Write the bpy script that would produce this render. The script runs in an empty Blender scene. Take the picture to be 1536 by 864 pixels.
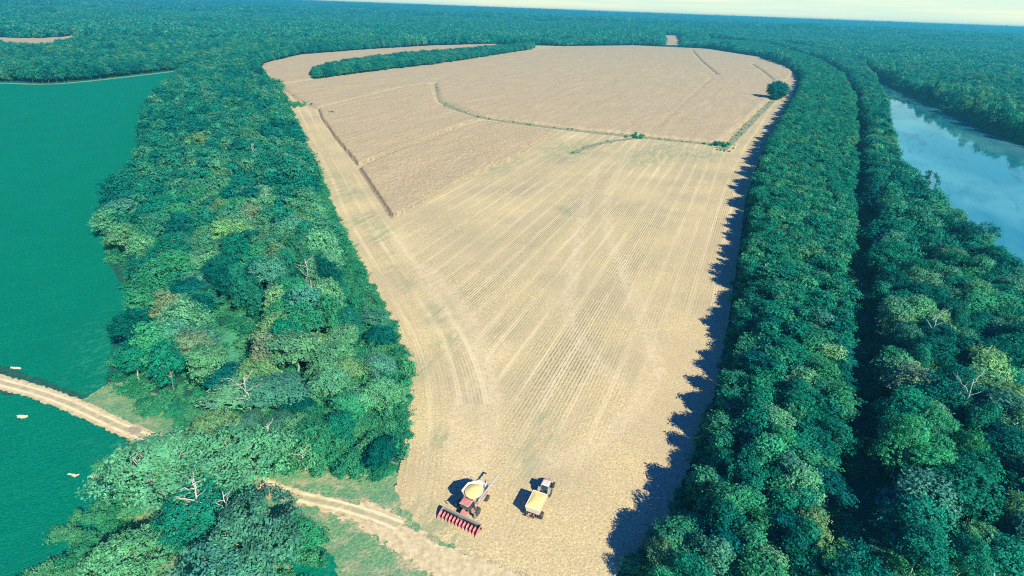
import bpy, bmesh, math, random
import numpy as np
from mathutils import Vector, Matrix

random.seed(7)
RNG = np.random.default_rng(11)
SC = bpy.context.scene
COL = SC.collection

# ------------------------------------------------------------------ camera
F_PX, PW, PH = 853.0, 1536.0, 864.0        # focal length in photo pixels, photo size
CAM_H = 92.0
ROLL = math.atan(0.037)
PITCH = math.atan((432 - 12) * math.cos(ROLL) / F_PX)
cam_d = bpy.data.cameras.new("camera")
cam = bpy.data.objects.new("camera", cam_d)
COL.objects.link(cam)
SC.camera = cam
cam_d.sensor_width = 36.0
cam_d.lens = F_PX / PW * 36.0
cam_d.clip_start = 0.5
cam_d.clip_end = 90000.0
_R = Vector((1, 0, 0)); _U = Vector((0, math.sin(PITCH), math.cos(PITCH))); _F = Vector((0, math.cos(PITCH), -math.sin(PITCH)))
_c, _s = math.cos(ROLL), math.sin(ROLL)
_r = _c * _R + _s * _U; _u = -_s * _R + _c * _U
cam.matrix_world = Matrix(((_r.x, _u.x, -_F.x, 0), (_r.y, _u.y, -_F.y, 0), (_r.z, _u.z, -_F.z, CAM_H), (0, 0, 0, 1)))

# ------------------------------------------------------------------ sun and sky
SUN_EL = math.radians(36.0)
SUN_AZ = math.radians(-52.0)               # direction towards the sun, measured from +X
sun_d = bpy.data.lights.new("sun", 'SUN')
sun = bpy.data.objects.new("sun", sun_d); COL.objects.link(sun)
sun_d.energy = 4.6
sun_d.angle = math.radians(0.55)
sun_d.color = (1.0, 0.87, 0.64)
_sd = Vector((math.cos(SUN_EL) * math.cos(SUN_AZ), math.cos(SUN_EL) * math.sin(SUN_AZ), math.sin(SUN_EL)))
sun.rotation_euler = _sd.to_track_quat('Z', 'Y').to_euler()
sun.location = (60, -60, 200)

world = bpy.data.worlds.new("World"); SC.world = world
world.use_nodes = True
wt = world.node_tree; wt.nodes.clear()
w_out = wt.nodes.new('ShaderNodeOutputWorld')
w_bg = wt.nodes.new('ShaderNodeBackground'); w_bg.inputs['Strength'].default_value = 0.10
w_sky = wt.nodes.new('ShaderNodeTexSky'); w_sky.sky_type = 'NISHITA'; w_sky.sun_disc = False
w_sky.sun_elevation = SUN_EL; w_sky.sun_rotation = math.pi / 2 - SUN_AZ
w_sky.altitude = 100
w_tc = wt.nodes.new('ShaderNodeTexCoord')
w_sep = wt.nodes.new('ShaderNodeSeparateXYZ'); wt.links.new(w_tc.outputs['Generated'], w_sep.inputs[0])
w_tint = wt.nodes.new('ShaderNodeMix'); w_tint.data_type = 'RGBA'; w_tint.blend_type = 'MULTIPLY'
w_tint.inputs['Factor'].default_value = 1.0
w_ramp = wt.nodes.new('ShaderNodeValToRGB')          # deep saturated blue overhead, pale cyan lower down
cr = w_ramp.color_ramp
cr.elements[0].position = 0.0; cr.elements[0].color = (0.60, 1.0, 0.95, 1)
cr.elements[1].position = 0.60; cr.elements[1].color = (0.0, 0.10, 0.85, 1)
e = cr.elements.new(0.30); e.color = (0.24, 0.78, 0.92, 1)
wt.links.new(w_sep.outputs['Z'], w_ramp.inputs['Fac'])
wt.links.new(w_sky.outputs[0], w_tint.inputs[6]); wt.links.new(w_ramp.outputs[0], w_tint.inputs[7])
# pale cream haze band with faint streaks of cloud low over the horizon
w_map = wt.nodes.new('ShaderNodeMapping'); w_map.inputs['Scale'].default_value = (3, 3, 60)
w_noise = wt.nodes.new('ShaderNodeTexNoise'); w_noise.inputs['Scale'].default_value = 1.6; w_noise.inputs['Detail'].default_value = 5
wt.links.new(w_tc.outputs['Generated'], w_map.inputs[0]); wt.links.new(w_map.outputs[0], w_noise.inputs['Vector'])
w_cl = wt.nodes.new('ShaderNodeValToRGB'); w_cl.color_ramp.elements[0].position = 0.42; w_cl.color_ramp.elements[1].position = 0.62
HZ = 6.0
w_cl.color_ramp.elements[0].color = (0.68, 0.87, 0.72, 1); w_cl.color_ramp.elements[1].color = (0.82, 0.92, 0.70, 1)
wt.links.new(w_noise.outputs[0], w_cl.inputs[0])
w_sc = wt.nodes.new('ShaderNodeVectorMath'); w_sc.operation = 'SCALE'; w_sc.inputs['Scale'].default_value = HZ
wt.links.new(w_cl.outputs[0], w_sc.inputs[0])
w_mr = wt.nodes.new('ShaderNodeMapRange'); w_mr.inputs['From Min'].default_value = 0.03; w_mr.inputs['From Max'].default_value = 0.16
w_mr.interpolation_type = 'SMOOTHSTEP'
wt.links.new(w_sep.outputs['Z'], w_mr.inputs['Value'])
w_mix = wt.nodes.new('ShaderNodeMix'); w_mix.data_type = 'RGBA'
wt.links.new(w_mr.outputs[0], w_mix.inputs['Factor'])
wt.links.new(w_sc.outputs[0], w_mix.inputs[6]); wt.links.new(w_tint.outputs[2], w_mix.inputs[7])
w_low = wt.nodes.new('ShaderNodeMapRange'); w_low.inputs['From Min'].default_value = -0.02; w_low.inputs['From Max'].default_value = -0.004
wt.links.new(w_sep.outputs['Z'], w_low.inputs['Value'])
w_gnd = wt.nodes.new('ShaderNodeMix'); w_gnd.data_type = 'RGBA'; w_gnd.inputs[6].default_value = (0.10, 0.50, 0.75, 1)   # land beyond the horizon
wt.links.new(w_low.outputs[0], w_gnd.inputs['Factor']); wt.links.new(w_mix.outputs[2], w_gnd.inputs[7])
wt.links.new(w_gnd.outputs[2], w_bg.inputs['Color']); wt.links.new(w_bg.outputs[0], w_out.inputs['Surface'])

SC.view_settings.view_transform = 'Standard'
SC.view_settings.look = 'None'
SC.view_settings.exposure = 0.90
SC.view_settings.gamma = 1.0
SC.cycles.max_bounces = 6
SC.cycles.diffuse_bounces = 3
SC.cycles.glossy_bounces = 2
SC.cycles.transmission_bounces = 3
SC.cycles.transparent_max_bounces = 12
SC.cycles.volume_bounces = 0
SC.cycles.use_denoising = False
SC.cycles.filter_width = 1.1
SC.cycles.caustics_reflective = False
SC.cycles.caustics_refractive = False

# ------------------------------------------------------------------ maths helpers
def G(x, y, z=0.0):
    """photo pixel -> point of the plane at height z, in metres"""
    u = x - 768.0; v = 432.0 - y
    r = u * _c - v * _s; up = u * _s + v * _c
    d = (r, F_PX * math.cos(PITCH) + up * math.sin(PITCH), -F_PX * math.sin(PITCH) + up * math.cos(PITCH))
    t = (z - CAM_H) / d[2]
    return (d[0] * t, d[1] * t)
def GP(pts, z=0.0): return [G(p[0], p[1], z) for p in pts]
def project(X, Y, Z):
    X = np.asarray(X, float); Y = np.asarray(Y, float); Z = np.asarray(Z, float) - CAM_H
    fw = Y * math.cos(PITCH) - Z * math.sin(PITCH); up = Y * math.sin(PITCH) + Z * math.cos(PITCH)
    fw = np.where(fw < 1, 1, fw)
    r = X / fw * F_PX; up = up / fw * F_PX
    return 768 + r * _c + up * _s, 432 - (-r * _s + up * _c), fw

def _hash(ix, iy, seed):
    n = (ix.astype(np.int64) * 374761393 + iy.astype(np.int64) * 668265263 + seed * 974634777) & 0x7fffffff
    n = ((n ^ (n >> 13)) * 1274126177) & 0x7fffffff
    n = n ^ (n >> 16)
    return (n & 0xffff) / 65535.0
def vnoise(x, y, seed=0):
    x = np.asarray(x, float); y = np.asarray(y, float)
    ix = np.floor(x); iy = np.floor(y); fx = x - ix; fy = y - iy
    fx = fx * fx * (3 - 2 * fx); fy = fy * fy * (3 - 2 * fy)
    a = _hash(ix, iy, seed); b = _hash(ix + 1, iy, seed); c = _hash(ix, iy + 1, seed); d = _hash(ix + 1, iy + 1, seed)
    return (a * (1 - fx) + b * fx) * (1 - fy) + (c * (1 - fx) + d * fx) * fy
def fbm(x, y, seed=0, octv=4):
    s = 0; a = 0.5; t = 0
    for k in range(octv):
        s = s + a * vnoise(x * 2 ** k, y * 2 ** k, seed + k * 17); t += a; a *= 0.5
    return s / t

def seg_dist(X, Y, a, b):
    dx, dy = b[0] - a[0], b[1] - a[1]
    L = dx * dx + dy * dy + 1e-9
    t = np.clip(((X - a[0]) * dx + (Y - a[1]) * dy) / L, 0, 1)
    return np.hypot(X - a[0] - t * dx, Y - a[1] - t * dy)
def line_dist(pts, X, Y):
    d = np.full(np.shape(X), 1e9)
    for a, b in zip(pts[:-1], pts[1:]): d = np.minimum(d, seg_dist(X, Y, a, b))
    return d
def poly_sd(poly, X, Y):
    """signed distance, positive inside"""
    d = line_dist(list(poly) + [poly[0]], X, Y)
    ins = np.zeros(np.shape(X), bool)
    for a, b in zip(poly, list(poly[1:]) + [poly[0]]):
        c = ((a[1] > Y) != (b[1] > Y)) & (X < (b[0] - a[0]) * (Y - a[1]) / (b[1] - a[1] + 1e-12) + a[0])
        ins ^= c
    return np.where(ins, d, -d)
def smooth(pts, n=3, closed=False):
    """Chaikin corner cutting"""
    pts = [tuple(p) for p in pts]
    for _ in range(n):
        out = [] if closed else [pts[0]]
        m = len(pts) if closed else len(pts) - 1
        for i in range(m):
            a = pts[i]; b = pts[(i + 1) % len(pts)]
            out += [(a[0] * .75 + b[0] * .25, a[1] * .75 + b[1] * .25), (a[0] * .25 + b[0] * .75, a[1] * .25 + b[1] * .75)]
        if not closed: out.append(pts[-1])
        pts = out
    return pts

# ------------------------------------------------------------------ object helpers
def tag(o, label=None, cat=None, group=None, kind=None):
    if label: o['label'] = label
    if cat: o['category'] = cat
    if group: o['group'] = group
    if kind: o['kind'] = kind
    return o
def link(name, me, parent=None):
    o = bpy.data.objects.new(name, me); COL.objects.link(o)
    if parent is not None: o.parent = parent
    return o
def mesh_from(name, V, Fc, mats=(), matidx=None, smooth_sh=False):
    me = bpy.data.meshes.new(name)
    V = np.asarray(V, np.float32); Fc = np.asarray(Fc, np.int32)
    k = Fc.shape[1]
    me.vertices.add(len(V)); me.vertices.foreach_set('co', V.ravel())
    me.loops.add(Fc.size); me.loops.foreach_set('vertex_index', Fc.ravel())
    me.polygons.add(len(Fc)); me.polygons.foreach_set('loop_start', np.arange(0, Fc.size, k, dtype=np.int32))
    me.update(calc_edges=True)
    for m in mats: me.materials.append(m)
    if matidx is not None: me.polygons.foreach_set('material_index', np.asarray(matidx, np.int32))
    if smooth_sh: me.polygons.foreach_set('use_smooth', np.ones(len(Fc), bool))
    return me
def add_attr(me, name, arr, dom='POINT', typ='FLOAT'):
    a = me.attributes.new(name, typ, dom)
    a.data.foreach_set('value' if typ in ('FLOAT', 'INT') else 'vector', np.asarray(arr, np.int32 if typ == 'INT' else np.float32).ravel())

def sheet(name, poly, cell, z, mat, margin=3.0, gaps=(), attrs=None, height=None, kind='structure', rot=0.0):
    """a field sheet cut from a grid: attribute edge = metres to its border (positive inside)"""
    P = np.array(poly); cr_, sr_ = math.cos(rot), math.sin(rot)
    Q = np.stack([P[:, 0] * cr_ + P[:, 1] * sr_, -P[:, 0] * sr_ + P[:, 1] * cr_], 1)
    x0, y0 = Q.min(0) - margin - cell; x1, y1 = Q.max(0) + margin + cell
    nx = int((x1 - x0) / cell) + 2; ny = int((y1 - y0) / cell) + 2
    gx, gy = np.meshgrid(x0 + np.arange(nx) * cell, y0 + np.arange(ny) * cell)
    X = gx * cr_ - gy * sr_; Y = gx * sr_ + gy * cr_
    sd = poly_sd(poly, X, Y)
    for line, w in gaps: sd = np.minimum(sd, line_dist(line, X, Y) - w / 2)
    Z = np.full_like(X, z) if height is None else z + height(X, Y, sd)
    ok = sd > -margin
    cell_ok = ok[:-1, :-1] | ok[1:, :-1] | ok[:-1, 1:] | ok[1:, 1:]
    j, i = np.nonzero(cell_ok)
    a = j * nx + i
    Fc = np.stack([a, a + 1, a + nx + 1, a + nx], 1)
    used = np.unique(Fc); remap = np.full(nx * ny, -1); remap[used] = np.arange(len(used))
    V = np.stack([X.ravel()[used], Y.ravel()[used], Z.ravel()[used]], 1)
    me = mesh_from(name, V, remap[Fc], [mat], smooth_sh=height is None)
    add_attr(me, 'edge', sd.ravel()[used])
    if attrs:
        for k, fn in attrs.items(): add_attr(me, k, fn(V[:, 0], V[:, 1]))
    return tag(link(name, me), kind=kind)

# ------------------------------------------------------------------ material helpers
class NT:
    def __init__(s, name):
        s.m = bpy.data.materials.new(name); s.m.use_nodes = True
        s.t = s.m.node_tree; s.t.nodes.clear()
        s.out = s.t.nodes.new('ShaderNodeOutputMaterial')
    def n(s, typ, **kw):
        nd = s.t.nodes.new(typ)
        for k, v in kw.items():
            if k.startswith('_'): setattr(nd, k[1:], v)
            else: nd.inputs[k.replace('__', ' ')].default_value = v
        return nd
    def l(s, a, b): s.t.links.new(a, b)
    def pos(s): return s.n('ShaderNodeNewGeometry').outputs['Position']
    def attr(s, name): return s.n('ShaderNodeAttribute', _attribute_name=name).outputs['Fac']
    def mapv(s, rotz=0, scale=(1, 1, 1), src=None):
        """rotate first, then scale"""
        m = s.n('ShaderNodeVectorRotate', _rotation_type='Z_AXIS'); m.inputs['Angle'].default_value = -rotz
        s.l(src or s.pos(), m.inputs['Vector'])
        v = s.n('ShaderNodeVectorMath', _operation='MULTIPLY'); v.inputs[1].default_value = scale
        s.l(m.outputs[0], v.inputs[0]); return v.outputs[0]
    def noise(s, scale=1, detail=3, rough=.5, vec=None, dist=0):
        nd = s.n('ShaderNodeTexNoise', Scale=scale, Detail=detail, Roughness=rough, Distortion=dist)
        s.l(vec or s.pos(), nd.inputs['Vector']); return nd.outputs[0]
    def ramp(s, fac, stops):
        r = s.n('ShaderNodeValToRGB'); c = r.color_ramp
        while len(c.elements) > 1: c.elements.remove(c.elements[-1])
        for i, (p, col) in enumerate(stops):
            e = c.elements[0] if i == 0 else c.elements.new(p)
            e.position = p
            if isinstance(col, (int, float)): col = (col, col, col)
            e.color = (*col, 1)
        s.l(fac, r.inputs[0]); return r.outputs[0]
    def mix(s, f, a, b, blend='MIX'):
        m = s.n('ShaderNodeMix', _data_type='RGBA', _blend_type=blend)
        if isinstance(f, (int, float)): m.inputs['Factor'].default_value = f
        else: s.l(f, m.inputs['Factor'])
        for k, v in ((6, a), (7, b)):
            if isinstance(v, tuple): m.inputs[k].default_value = (*v, 1)
            else: s.l(v, m.inputs[k])
        return m.outputs[2]
    def math(s, op, a, b=0.0, c=None, clamp=False):
        m = s.n('ShaderNodeMath', _operation=op, _use_clamp=clamp)
        for k, v in ((0, a), (1, b), (2, c)):
            if v is None: continue
            if isinstance(v, (int, float)): m.inputs[k].default_value = v
            else: s.l(v, m.inputs[k])
        return m.outputs[0]
    def mrange(s, v, a, b, c=0., d=1.):
        m = s.n('ShaderNodeMapRange'); s.l(v, m.inputs['Value'])
        for k, x in (('From Min', a), ('From Max', b), ('To Min', c), ('To Max', d)): m.inputs[k].default_value = x
        return m.outputs[0]
    def bsdf(s, col, rough=.9, spec=.2, metal=0., bump=None, bstr=.3, bdist=.1):
        b = s.n('ShaderNodeBsdfPrincipled', Roughness=rough, Metallic=metal)
        b.inputs['Specular IOR Level'].default_value = spec
        if isinstance(col, tuple): b.inputs['Base Color'].default_value = (*col, 1)
        else: s.l(col, b.inputs['Base Color'])
        if bump is not None:
            bp = s.n('ShaderNodeBump', Strength=bstr, Distance=bdist); s.l(bump, bp.inputs['Height']); s.l(bp.outputs[0], b.inputs['Normal'])
        return b.outputs[0]
    def done(s, sh, edge=None, amp=2.0, scale=.5, bias=0.0):
        """edge: ragged border where the sheet ends"""
        if edge:
            n1 = s.noise(scale, 5, .65)
            v = s.math('ADD', s.attr('edge'), s.math('MULTIPLY', s.math('SUBTRACT', n1, .5), amp * 2))
            f = s.math('GREATER_THAN', v, bias)
            tr = s.n('ShaderNodeBsdfTransparent'); mx = s.n('ShaderNodeMixShader')
            s.l(f, mx.inputs[0]); s.l(tr.outputs[0], mx.inputs[1]); s.l(sh, mx.inputs[2]); sh = mx.outputs[0]
        s.l(sh, s.out.inputs['Surface']); return s.m

ROW = math.radians(68.5)       # direction of the drilled rows
# base colours
SAND_L = (0.74, 0.64, 0.42); SAND_M = (0.60, 0.52, 0.35); SAND_D = (0.32, 0.34, 0.26); SOIL = (0.22, 0.25, 0.20)
GRN_W = (0.10, 0.25, 0.15)

def mat_stubble():
    s = NT('corn_stubble')
    litter = s.noise(2.1, 3, .8)
    litter2 = s.noise(.8, 3, .65)
    base = s.ramp(litter, [(.28, (0.23, 0.24, 0.16)), (.42, (0.475, 0.41, 0.222)), (.56, (0.615, 0.52, 0.272)), (.72, (0.88, 0.77, 0.44))])
    big = s.noise(.03, 5, .6)
    base = s.mix(s.mrange(big, .40, .62, 0, .60), base, (0.42, 0.37, 0.235))
    base = s.mix(s.mrange(litter2, .5, .72, 0, .35), base, (0.40, 0.36, 0.25))
    # combine passes: pale straw swaths a header width apart, along the rows
    big2 = s.noise(.012, 3)
    def streaks(u, v, w):
        """u, v: metres across and along the rows"""
        com = s.n('ShaderNodeCombineXYZ'); s.l(s.math('MULTIPLY', u, 1.0), com.inputs[0]); s.l(s.math('MULTIPLY', v, .03), com.inputs[1])
        vec = com.outputs[0]
        sw = s.noise(.16, 4, .75, vec)
        fine = s.noise(1.3, 2, .6, vec)
        com2 = s.n('ShaderNodeCombineXYZ'); s.l(u, com2.inputs[0]); s.l(s.math('MULTIPLY', v, .35), com2.inputs[1])
        brk = s.noise(1.6, 3, .7, com2.outputs[0])
        row = s.math('SINE', s.math('MULTIPLY', u, 2 * math.pi / .97))
        pas = s.math('SINE', s.math('ADD', s.math('MULTIPLY', u, 2 * math.pi / 7.3), s.math('MULTIPLY', sw, 5.0)))
        rowm = s.math('MULTIPLY', s.mrange(row, .25, .7), s.mrange(brk, .36, .52))
        patch = s.mrange(s.math('ADD', s.math('MULTIPLY', s.noise(.045, 3, .6, vec), .6), s.math('MULTIPLY', s.noise(.02, 3), .4)), .41, .56)
        a_row = s.math('MULTIPLY', s.math('MULTIPLY', rowm, patch), w)
        a_sw = s.math('MULTIPLY', s.mrange(pas, .55, 1.0, 0, .40), s.math('MULTIPLY', w, s.mrange(big2, .35, .6)))
        a_fd = s.math('MULTIPLY', s.mrange(fine, .52, .68, 0, .35), w)
        return a_row, a_sw, a_fd
    vm = s.mapv(ROW); sp = s.n('ShaderNodeSeparateXYZ'); s.l(vm, sp.inputs[0])
    col = base
    wL = s.attr('w_left'); wR = s.attr('w_right'); wM = s.attr('w_main')
    for (u, v, w) in ((sp.outputs['Y'], sp.outputs['X'], wM), (s.attr('d_left'), sp.outputs['X'], wL), (s.attr('d_right'), sp.outputs['X'], wR)):
        r_, a_, f_ = streaks(u, v, w)
        col = s.mix(a_, col, (0.84, 0.73, 0.45))
        col = s.mix(f_, col, (0.33, 0.30, 0.20))
        col = s.mix(s.math('MULTIPLY', r_, .80), col, (0.13, 0.16, 0.125))
    # wheel tracks
    tk = s.attr('track')
    tkm = s.math('MULTIPLY', s.mrange(tk, .0, 1.0), s.mrange(s.noise(.6, 3), .35, .55))
    col = s.mix(s.math('MULTIPLY', tkm, .34), col, (0.74, 0.65, 0.45))
    # weedy green patches
    com = s.mapv(ROW, (.28, 1.1, 1))
    wd = s.math('MULTIPLY', s.mrange(s.noise(.30, 5, .75, com), .44, .58), s.attr('weed'))
    col = s.mix(s.math('MULTIPLY', wd, .62), col, (0.20, 0.29, 0.17))
    return s.done(s.bsdf(col, .95, .02, bump=litter, bstr=.5, bdist=.25), edge=True, amp=1.5, scale=.4)

def mat_corn():
    s = NT('ripe_standing_corn')
    com = s.mapv(ROW, (.12, 1.0, 1))
    a = s.noise(1.0, 3, .8); b = s.noise(.12, 4, .6, com); c = s.noise(.02, 4, .6)
    com2 = s.mapv(ROW, (.04, 1.0, 1)); r = s.noise(.55, 2, .5, com2)
    base = s.ramp(a, [(.28, (0.18, 0.17, 0.11)), (.5, (0.425, 0.352, 0.205)), (.72, (0.61, 0.51, 0.305))])
    base = s.mix(s.mrange(b, .40, .66, 0, .40), base, (0.55, 0.46, 0.29))
    base = s.mix(s.mrange(r, .50, .68, 0, .45), base, (0.33, 0.30, 0.22))
    base = s.mix(s.mrange(c, .45, .65, 0, .45), base, (0.40, 0.345, 0.225))
    # thin dark lanes and weed spots
    d = s.noise(.09, 5, .7, s.mapv(math.radians(-8), (.35, 1.3, 1)))
    base = s.mix(s.mrange(d, .63, .70, 0, .45), base, (0.22, 0.30, 0.20))
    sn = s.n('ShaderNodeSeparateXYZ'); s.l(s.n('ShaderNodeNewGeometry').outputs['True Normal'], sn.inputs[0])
    base = s.mix(s.mrange(sn.outputs['Z'], .90, .62, 0, .6), base, (0.19, 0.168, 0.10))   # shade painted on steep sides to offset sunlit slopes; also browner stalks below tassels
    return s.done(s.bsdf(base, .95, .02, bump=a, bstr=.7, bdist=.5))

def mat_soy():
    s = NT('soybean_leaves')
    a = s.noise(2.2, 3, .7); b = s.noise(.05, 4, .6); row = s.noise(.9, 2, .5, s.mapv(math.radians(35), (.05, 1, 1)))
    col = s.ramp(a, [(.25, (0.001, 0.115, 0.080)), (.55, (0.001, 0.205, 0.128)), (.85, (0.006, 0.34, 0.20))])
    col = s.mix(s.mrange(b, .35, .7, 0, .5), col, (0.001, 0.155, 0.110))
    col = s.mix(s.mrange(row, .5, .75, 0, .25), col, (0.010, 0.24, 0.15))
    wd = s.math('MULTIPLY', s.mrange(s.noise(.5, 5, .8, s.mapv(math.radians(60), (.5, 1, 1))), .50, .64), s.attr('weed'))
    col = s.mix(s.math('MULTIPLY', wd, .5), col, (0.06, 0.33, 0.21))
    return s.done(s.bsdf(col, .9, .02, bump=a, bstr=.8, bdist=.35), edge=True, amp=1.4, scale=.5)

def mat_verge(nm='rough_grass', stops=None, amp=2.2):
    s = NT(nm)
    a = s.noise(1.6, 4, .75); b = s.noise(.10, 5, .7); c = s.noise(.25, 4, .6)
    g = s.ramp(a, stops or [(.28, (0.05, 0.20, 0.12)), (.52, (0.16, 0.34, 0.165)), (.75, (0.36, 0.47, 0.25))])
    t = s.ramp(a, [(.3, (0.34, 0.30, 0.19)), (.7, (0.62, 0.52, 0.34))])
    col = s.mix(s.math('MULTIPLY', s.mrange(c, .48, .62), s.attr('dry'), clamp=True), g, t)
    col = s.mix(s.mrange(b, .50, .66, 0, .5), col, (0.05, 0.22, 0.13) if not stops else (0.14, 0.22, 0.14) if amp < 3 else (0.05, 0.28, 0.16))
    return s.done(s.bsdf(col, .95, .02, bump=a, bstr=.8, bdist=.4), edge=True, amp=amp, scale=.35)

def mat_dirt(nm='bare_dirt', amp=1.3, wet=(0.30, 0.29, 0.25)):
    s = NT(nm)
    a = s.noise(.9, 5, .7); b = s.noise(.2, 4, .6)
    col = s.ramp(a, [(.3, (0.37, 0.32, 0.19)), (.5, (0.54, 0.47, 0.28)), (.7, (0.70, 0.62, 0.40))])
    # grassy crown between the two ruts
    d = s.math('ABSOLUTE', s.attr('mid'))
    cg = s.math('MAXIMUM', s.math('MULTIPLY', s.mrange(d, .12, .38, 1, 0), s.mrange(s.noise(.35, 5, .7), .42, .56)), s.math('MULTIPLY', s.mrange(d, .78, 1.1, 0, .8), s.mrange(s.noise(.5, 5, .7), .40, .56)))
    rut = s.math('MULTIPLY', s.mrange(s.math('ABSOLUTE', s.math('SUBTRACT', d, .48)), .08, .22, .75, 0), s.mrange(s.noise(.25, 3), .3, .5))
    col = s.mix(s.mrange(d, .1, .3, .45, 0), col, (0.42, 0.38, 0.25))
    col = s.mix(rut, col, (0.80, 0.71, 0.46))
    col = s.mix(s.math('MULTIPLY', cg, .8), col, (0.30, 0.33, 0.20))
    col = s.mix(s.mrange(b, .55, .7, 0, .5), col, (0.52, 0.44, 0.29))
    return s.done(s.bsdf(col, .95, .02, bump=a, bstr=.4, bdist=.1), edge=True, amp=amp, scale=.55)

def mat_ground():
    s = NT('forest_floor')
    a = s.noise(.5, 5, .7); c = s.noise(.02, 4)
    col = s.ramp(a, [(.3, (0.012, 0.070, 0.070)), (.6, (0.025, 0.12, 0.09)), (.8, (0.06, 0.15, 0.10))])
    return s.done(s.bsdf(col, .95, .01, bump=a, bstr=.6, bdist=.5))

def mat_water():
    s = NT('river_water')
    v = s.mapv(math.radians(-20), (1, .35, 1))
    n1 = s.noise(.35, 4, .6, v); n2 = s.noise(.03, 3, .6, v)
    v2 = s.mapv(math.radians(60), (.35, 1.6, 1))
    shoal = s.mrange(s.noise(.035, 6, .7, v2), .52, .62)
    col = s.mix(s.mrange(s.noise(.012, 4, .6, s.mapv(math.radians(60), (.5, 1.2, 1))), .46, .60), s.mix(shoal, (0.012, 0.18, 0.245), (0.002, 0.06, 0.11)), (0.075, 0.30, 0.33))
    rip = s.math('MULTIPLY', s.mrange(s.noise(.11, 4, .8, v2), .56, .60), s.mrange(s.noise(.006, 2), .48, .56))
    col = s.mix(s.math('MULTIPLY', rip, .8), col, (0.005, 0.07, 0.11))
    hgt = s.math('ADD', s.math('MULTIPLY', n1, .6), n2)
    b = s.n('ShaderNodeBsdfPrincipled', Roughness=.015); b.inputs['Specular IOR Level'].default_value = .5; b.inputs['IOR'].default_value = 2.6
    s.l(col, b.inputs['Base Color'])
    bp = s.n('ShaderNodeBump', Strength=.07, Distance=.35); s.l(hgt, bp.inputs['Height']); s.l(bp.outputs[0], b.inputs['Normal'])
    return s.done(b.outputs[0])

def leaf_mat(name, col=None, stops=None, var=.35, trans=.32):
    """col: fixed colour from the object's own colour setting; stops: colour picked per tree"""
    s = NT(name)
    oi = s.n('ShaderNodeObjectInfo')
    if stops:
        drift = s.noise(.011, 3, .6, oi.outputs['Location'])
        base = s.ramp(s.math('ADD', s.math('MULTIPLY', oi.outputs['Random'], .70), s.math('MULTIPLY', s.math('SUBTRACT', drift, .34), 1.0), clamp=True), stops)
    else: base = oi.outputs['Color']
    t = s.attr('tint')
    base = s.mix(1.0, base, s.ramp(t, [(0, (.48, .60, .72)), (.5, (.95, .95, .95)), (1, (1.45, 1.38, 1.15))]), 'MULTIPLY')
    pb = s.n('ShaderNodeBsdfPrincipled', Roughness=.55); pb.inputs['Specular IOR Level'].default_value = .06
    s.l(base, pb.inputs['Base Color'])
    tr = s.n('ShaderNodeBsdfTranslucent'); s.l(s.mix(1.0, base, (1.2, 1.25, .8), 'MULTIPLY'), tr.inputs['Color'])
    mx = s.n('ShaderNodeMixShader'); mx.inputs[0].default_value = trans
    s.l(pb.outputs[0], mx.inputs[1]); s.l(tr.outputs[0], mx.inputs[2])
    return s.done(mx.outputs[0])
def plain(name, col, rough=.5, spec=.4, metal=0., dirt=.25, dcol=(0.45, 0.36, 0.24), sc=1.5):
    s = NT(name)
    tc = s.n('ShaderNodeTexCoord')
    n = s.noise(sc, 5, .7, tc.outputs['Object'])
    c = s.mix(s.mrange(n, .45, .75, 0, dirt), col, dcol)
    return s.done(s.bsdf(c, rough, spec, metal))

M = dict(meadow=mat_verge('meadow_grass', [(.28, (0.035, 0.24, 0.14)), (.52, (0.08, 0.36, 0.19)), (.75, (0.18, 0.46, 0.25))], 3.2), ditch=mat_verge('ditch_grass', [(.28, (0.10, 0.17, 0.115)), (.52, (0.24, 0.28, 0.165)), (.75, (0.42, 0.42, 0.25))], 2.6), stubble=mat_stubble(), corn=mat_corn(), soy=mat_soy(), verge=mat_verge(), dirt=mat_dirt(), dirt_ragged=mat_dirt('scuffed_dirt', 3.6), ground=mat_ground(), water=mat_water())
LEAFC = {'deep blue-green': (0.003, 0.160, 0.145), 'mid green': (0.010, 0.260, 0.180), 'bright green': (0.045, 0.360, 0.195),
         'pale green': (0.130, 0.420, 0.245), 'yellow-green': (0.190, 0.430, 0.210), 'brownish': (0.19, 0.33, 0.21), 'grey-green': (0.080, 0.330, 0.250)}
M['leaf_obj'] = leaf_mat('tree_leaves')
M['leaf_rand'] = leaf_mat('forest_leaves', stops=[(0, (0.002, 0.150, 0.145)), (.3, (0.006, 0.215, 0.180)), (.6, (0.024, 0.285, 0.195)), (.85, (0.09, 0.34, 0.21)), (.96, (0.11, 0.34, 0.19)), (1.0, (0.14, 0.33, 0.19))])
M['leaf_thicket'] = leaf_mat('thicket_leaves', stops=[(0, (0.012, 0.24, 0.155)), (.5, (0.045, 0.34, 0.185)), (1, (0.13, 0.43, 0.22))])
M['leaf_plant'] = leaf_mat('plantation_leaves', stops=[(0, (0.004, 0.19, 0.155)), (.5, (0.014, 0.265, 0.175)), (.85, (0.06, 0.34, 0.195)), (1, (0.15, 0.33, 0.17))])
M['bark'] = plain('pale_bark', (0.33, 0.37, 0.34), .9, .1, dirt=.7, dcol=(0.16, 0.17, 0.14), sc=.8)
M['bark_dark'] = plain('dull_bark', (0.12, 0.13, 0.11), .9, .1)
M['deadwood'] = plain('bleached_wood', (0.46, 0.47, 0.43), .9, .1, dirt=.4, dcol=(0.36, 0.32, 0.28), sc=.8)

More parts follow.
